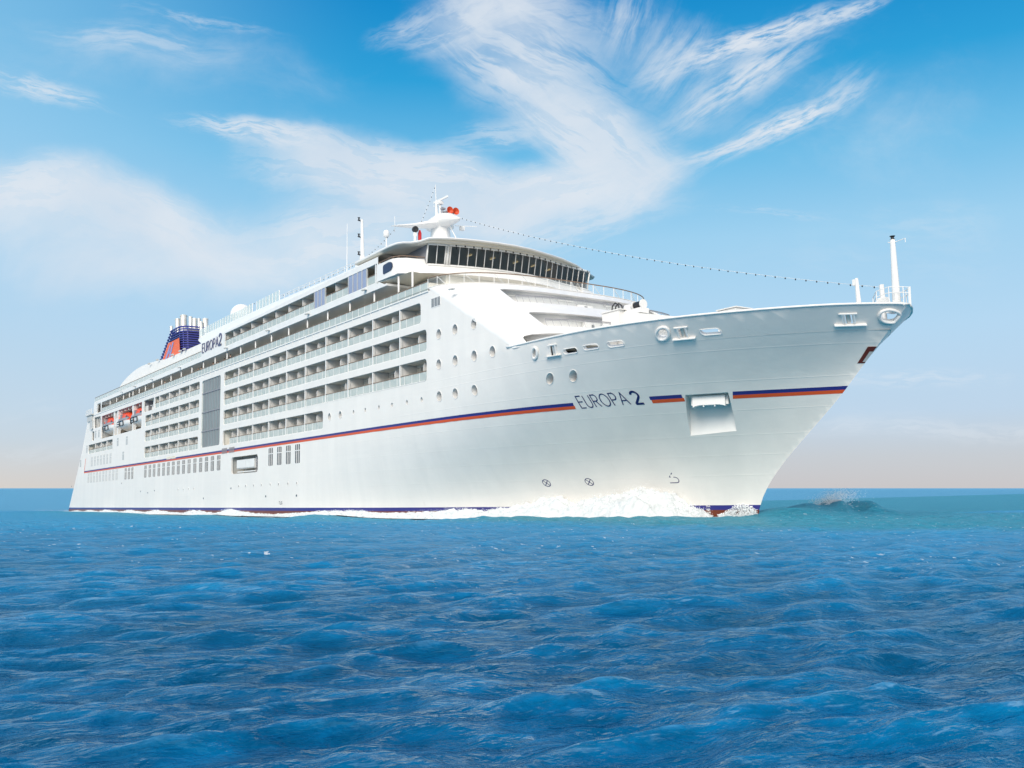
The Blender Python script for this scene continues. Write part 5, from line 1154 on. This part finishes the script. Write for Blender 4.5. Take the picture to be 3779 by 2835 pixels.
ff = t.m('MULTIPLY', ff, t.maprange(fa, .08, .3)); ff = t.m('MULTIPLY', ff, t.maprange(t.noise(t.vm('MULTIPLY', gp, (.12, .12, .1)), 1., 3, .6), .38, .6, .35, 1.))
wc = t.mix(t.m('MULTIPLY', glint, .30), wc, lin(150, 192, 220))  # pale streaks mixed into the colour as painted glints
fl = t.m('MULTIPLY', t.maprange(t.noise(t.vm('MULTIPLY', gp, (1, 1, .2)), 2.8, 3, .6), .645, .69), t.maprange(t.noise(gp, .12, 3, .6), .42, .56))
fl = t.m('MULTIPLY', fl, attr("flecks")); ff = t.m('MAXIMUM', ff, t.m('MULTIPLY', fl, .75))  # white flecks put into the colour for sparkles of light on the water
t.n.remove(b); df = t.new('ShaderNodeBsdfDiffuse'); gl_ = t.new('ShaderNodeBsdfGlossy'); mx = t.new('ShaderNodeMixShader'); fr_ = t.new('ShaderNodeFresnel'); fr_.inputs['IOR'].default_value = 1.333
for n_ in (df, gl_, fr_): t.put(n_.inputs['Normal'], bn.outputs[0])
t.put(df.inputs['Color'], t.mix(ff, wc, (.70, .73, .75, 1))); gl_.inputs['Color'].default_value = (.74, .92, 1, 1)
t.put(gl_.inputs['Roughness'], t.m('ADD', .05, t.m('MULTIPLY', attr('distance'), .25)))
# wave slopes too small to model keep a rough sea from mirroring fully at low angles
t.put(mx.inputs[0], t.m('MULTIPLY', t.m('MINIMUM', t.m('MULTIPLY', fr_.outputs[0], 1.0), .36), t.m('SUBTRACT', 1.0, ff)))
t.l.new(df.outputs[0], mx.inputs[1]); t.l.new(gl_.outputs[0], mx.inputs[2]); t.l.new(mx.outputs[0], t.n['Material Output'].inputs[0])
me.materials.append(sm); sea = bpy.data.objects.new("sea", me); COL.objects.link(sea); tag(sea, "rippled deep blue sea", "sea", kind="structure")

# ------------------------------------------------------------------ bow wave foam and spray
fm_ = bpy.data.materials.new("foam_white"); fm_.use_nodes = True; t = NT(fm_.node_tree); b = t.n['Principled BSDF']; gp = t.new('ShaderNodeNewGeometry').outputs['Position']
t.put(b.inputs['Base Color'], t.mix(t.noise(gp, 1.6, 6, .65), (.52, .57, .60, 1), (.82, .835, .84, 1))); b.inputs['Roughness'].default_value = .9; b.inputs['Subsurface Weight'].default_value = .0
bn = t.new('ShaderNodeBump'); bn.inputs['Strength'].default_value = .4; bn.inputs['Distance'].default_value = .12; t.put(bn.inputs['Height'], t.noise(gp, 3., 6, .65)); t.put(b.inputs['Normal'], bn.outputs[0])
FXk = [-222, -215, -206, -199, -190, -181, -170, -160, -150, -141, -133, -125, -118, -108, -100, -92, -84, -75, -66, -60, -54, -47, -43, -40, -37.5, -35, -33.2, -31.6, -30, -28.5, -27, -25.5, -24, -22.7, -21.5, -20.2, -19, -18]
FHk = [.05, .3, .1, .42, .12, .5, .15, .45, .1, .5, .2, .08, .5, .12, .62, .2, .08, .3, .45, .45, .35, .5, .75, .6, .85, 1.1, 1.5, 1.7, 1.5, 1.55, 1.8, 2.0, 2.35, 2.4, 2.0, 1.4, .8, .12]
rows = []; NX, NT_ = 980, 40; rsp = random.Random(3); tips = []
for i in range(NX):
    t__ = i / (NX - 1); x = -222 + 204.2 * (1 - (1 - t__) ** 1.9); hgt = float(np.interp(x, FXk, FHk)); yh = -float(hully([x], [-.3])[0]); s_ = (float(hully([x + .3], [-.3])[0]) - float(hully([x - .3], [-.3])[0])) / .6
    nx_, ny_ = -s_, -1.0; l_ = math.hypot(nx_, ny_); nx_, ny_ = nx_ / l_, ny_ / l_; wd = .7 + 2.1 * hgt; row = []
    for j in range(NT_):
        u = j / (NT_ - 1); prof_ = (1 - u ** 1.5) ** .75 if u < 1 else 0.; prof_ *= .82 + .18 * min(1, u * 5 + .2)
        q = Vector((x, u * wd * 1.7, 0)); nz = noise.fractal(q * .55, .9, 2.1, 5) ; n2_ = noise.fractal(q * 1.9 + Vector((7, 3, 1)), .8, 2.2, 5)
        hh = hgt * prof_ * (1 + .36 * nz + .10 * n2_) + .05 * n2_ * min(1, 4 * (1 - u)); off = u * wd + .22 * n2_
        p = RM @ Vector((x + nx_ * off + .25 * nz, yh + ny_ * off + .12, 0)); sz = float(sea_off(np.array([p.x]), np.array([p.y]))[0] + bumps(np.array([p.x]), np.array([p.y]))[0])
        z = sz - .25 + hh * 1.0 + .25 * (1 - u) ; row.append((p.x, p.y, z))
        if u < .75 and hgt > .4 and rsp.random() < .12: tips.append((Vector((p.x, p.y, z)), hgt, Vector((nx_, ny_, 0))))
    rows.append(row)
m = MB(); m.grid(rows); fo_ = m.build("bow_wave_foam", fm_, None, True); tag(fo_, "bank of white foam thrown up along the hull near the bow", "foam", kind="stuff")
dr_ = mat("spray_white", (.93, .96, .98), .8)
def droplets(name, pts, label):
    m = MB()
    for p, r in pts:
        i = len(m.v); m.v += [(p.x + a * r, p.y + b_ * r, p.z + c * r) for a, b_, c in ((1, 0, 0), (-1, 0, 0), (0, 1, 0), (0, -1, 0), (0, 0, 1), (0, 0, -1))]
        for f in ((0, 2, 4), (2, 1, 4), (1, 3, 4), (3, 0, 4), (2, 0, 5), (1, 2, 5), (3, 1, 5), (0, 3, 5)): m.f.append(tuple(i + k for k in f)); m.mi.append(0)
    o = m.build(name, dr_); tag(o, label, "spray", kind="stuff")
pts = []
for p, hgt, n_ in tips:
    for _ in range(3):
        e = abs(rsp.gauss(0, 1)); pts.append((p + Vector((rsp.gauss(0, .35), rsp.gauss(0, .3), .05 + e * .16 * hgt)) + n_ * .2, rsp.uniform(.012, .042) * (1.2 - min(1, e * .4))))
droplets("bow_spray", pts, "white droplets of spray above the foam at the ship's bow")
pts = []
sm_ = RM @ Vector((-14.9, -.4, -.7))
for _ in range(2600):
    t_ = rsp.random() ** 1.4; x = -14.4 - 2.7 * t_; y = -float(hully([x], [-.6])[0]); z = rsp.random() ** 1.7 * (.95 * math.exp(-((t_ - .35) / .4) ** 2) + .15)
    pts.append((RM @ Vector((x + rsp.gauss(0, .12), y - .05 - rsp.random() * .5, -.95 + z)), rsp.uniform(.012, .055)))
droplets("stem_splash", pts, "small splash of white spray climbing the stem at the waterline")
pts = []
for _ in range(4200):
    t_ = rsp.random() ** 1.3; u = 27.2 + rsp.gauss(0, .8) + 2.4 * t_; v = 86 + rsp.gauss(0, .8); z = .85 + t_ * 1.05 - .25 * abs(u - 28.4) * (1 - t_) + rsp.gauss(0, .08 + .15 * t_)
    pts.append((Vector((CX + u * RH[0] + v * FH[0], CY + u * RH[1] + v * FH[1], z)), rsp.uniform(.008, .034)))
droplets("crest_spray", pts, "faint spray blown off the wave crest right of the bow")
# no two things keep a stray numeric name of the same kind at top level by accident
bpy.context.view_layer.update()
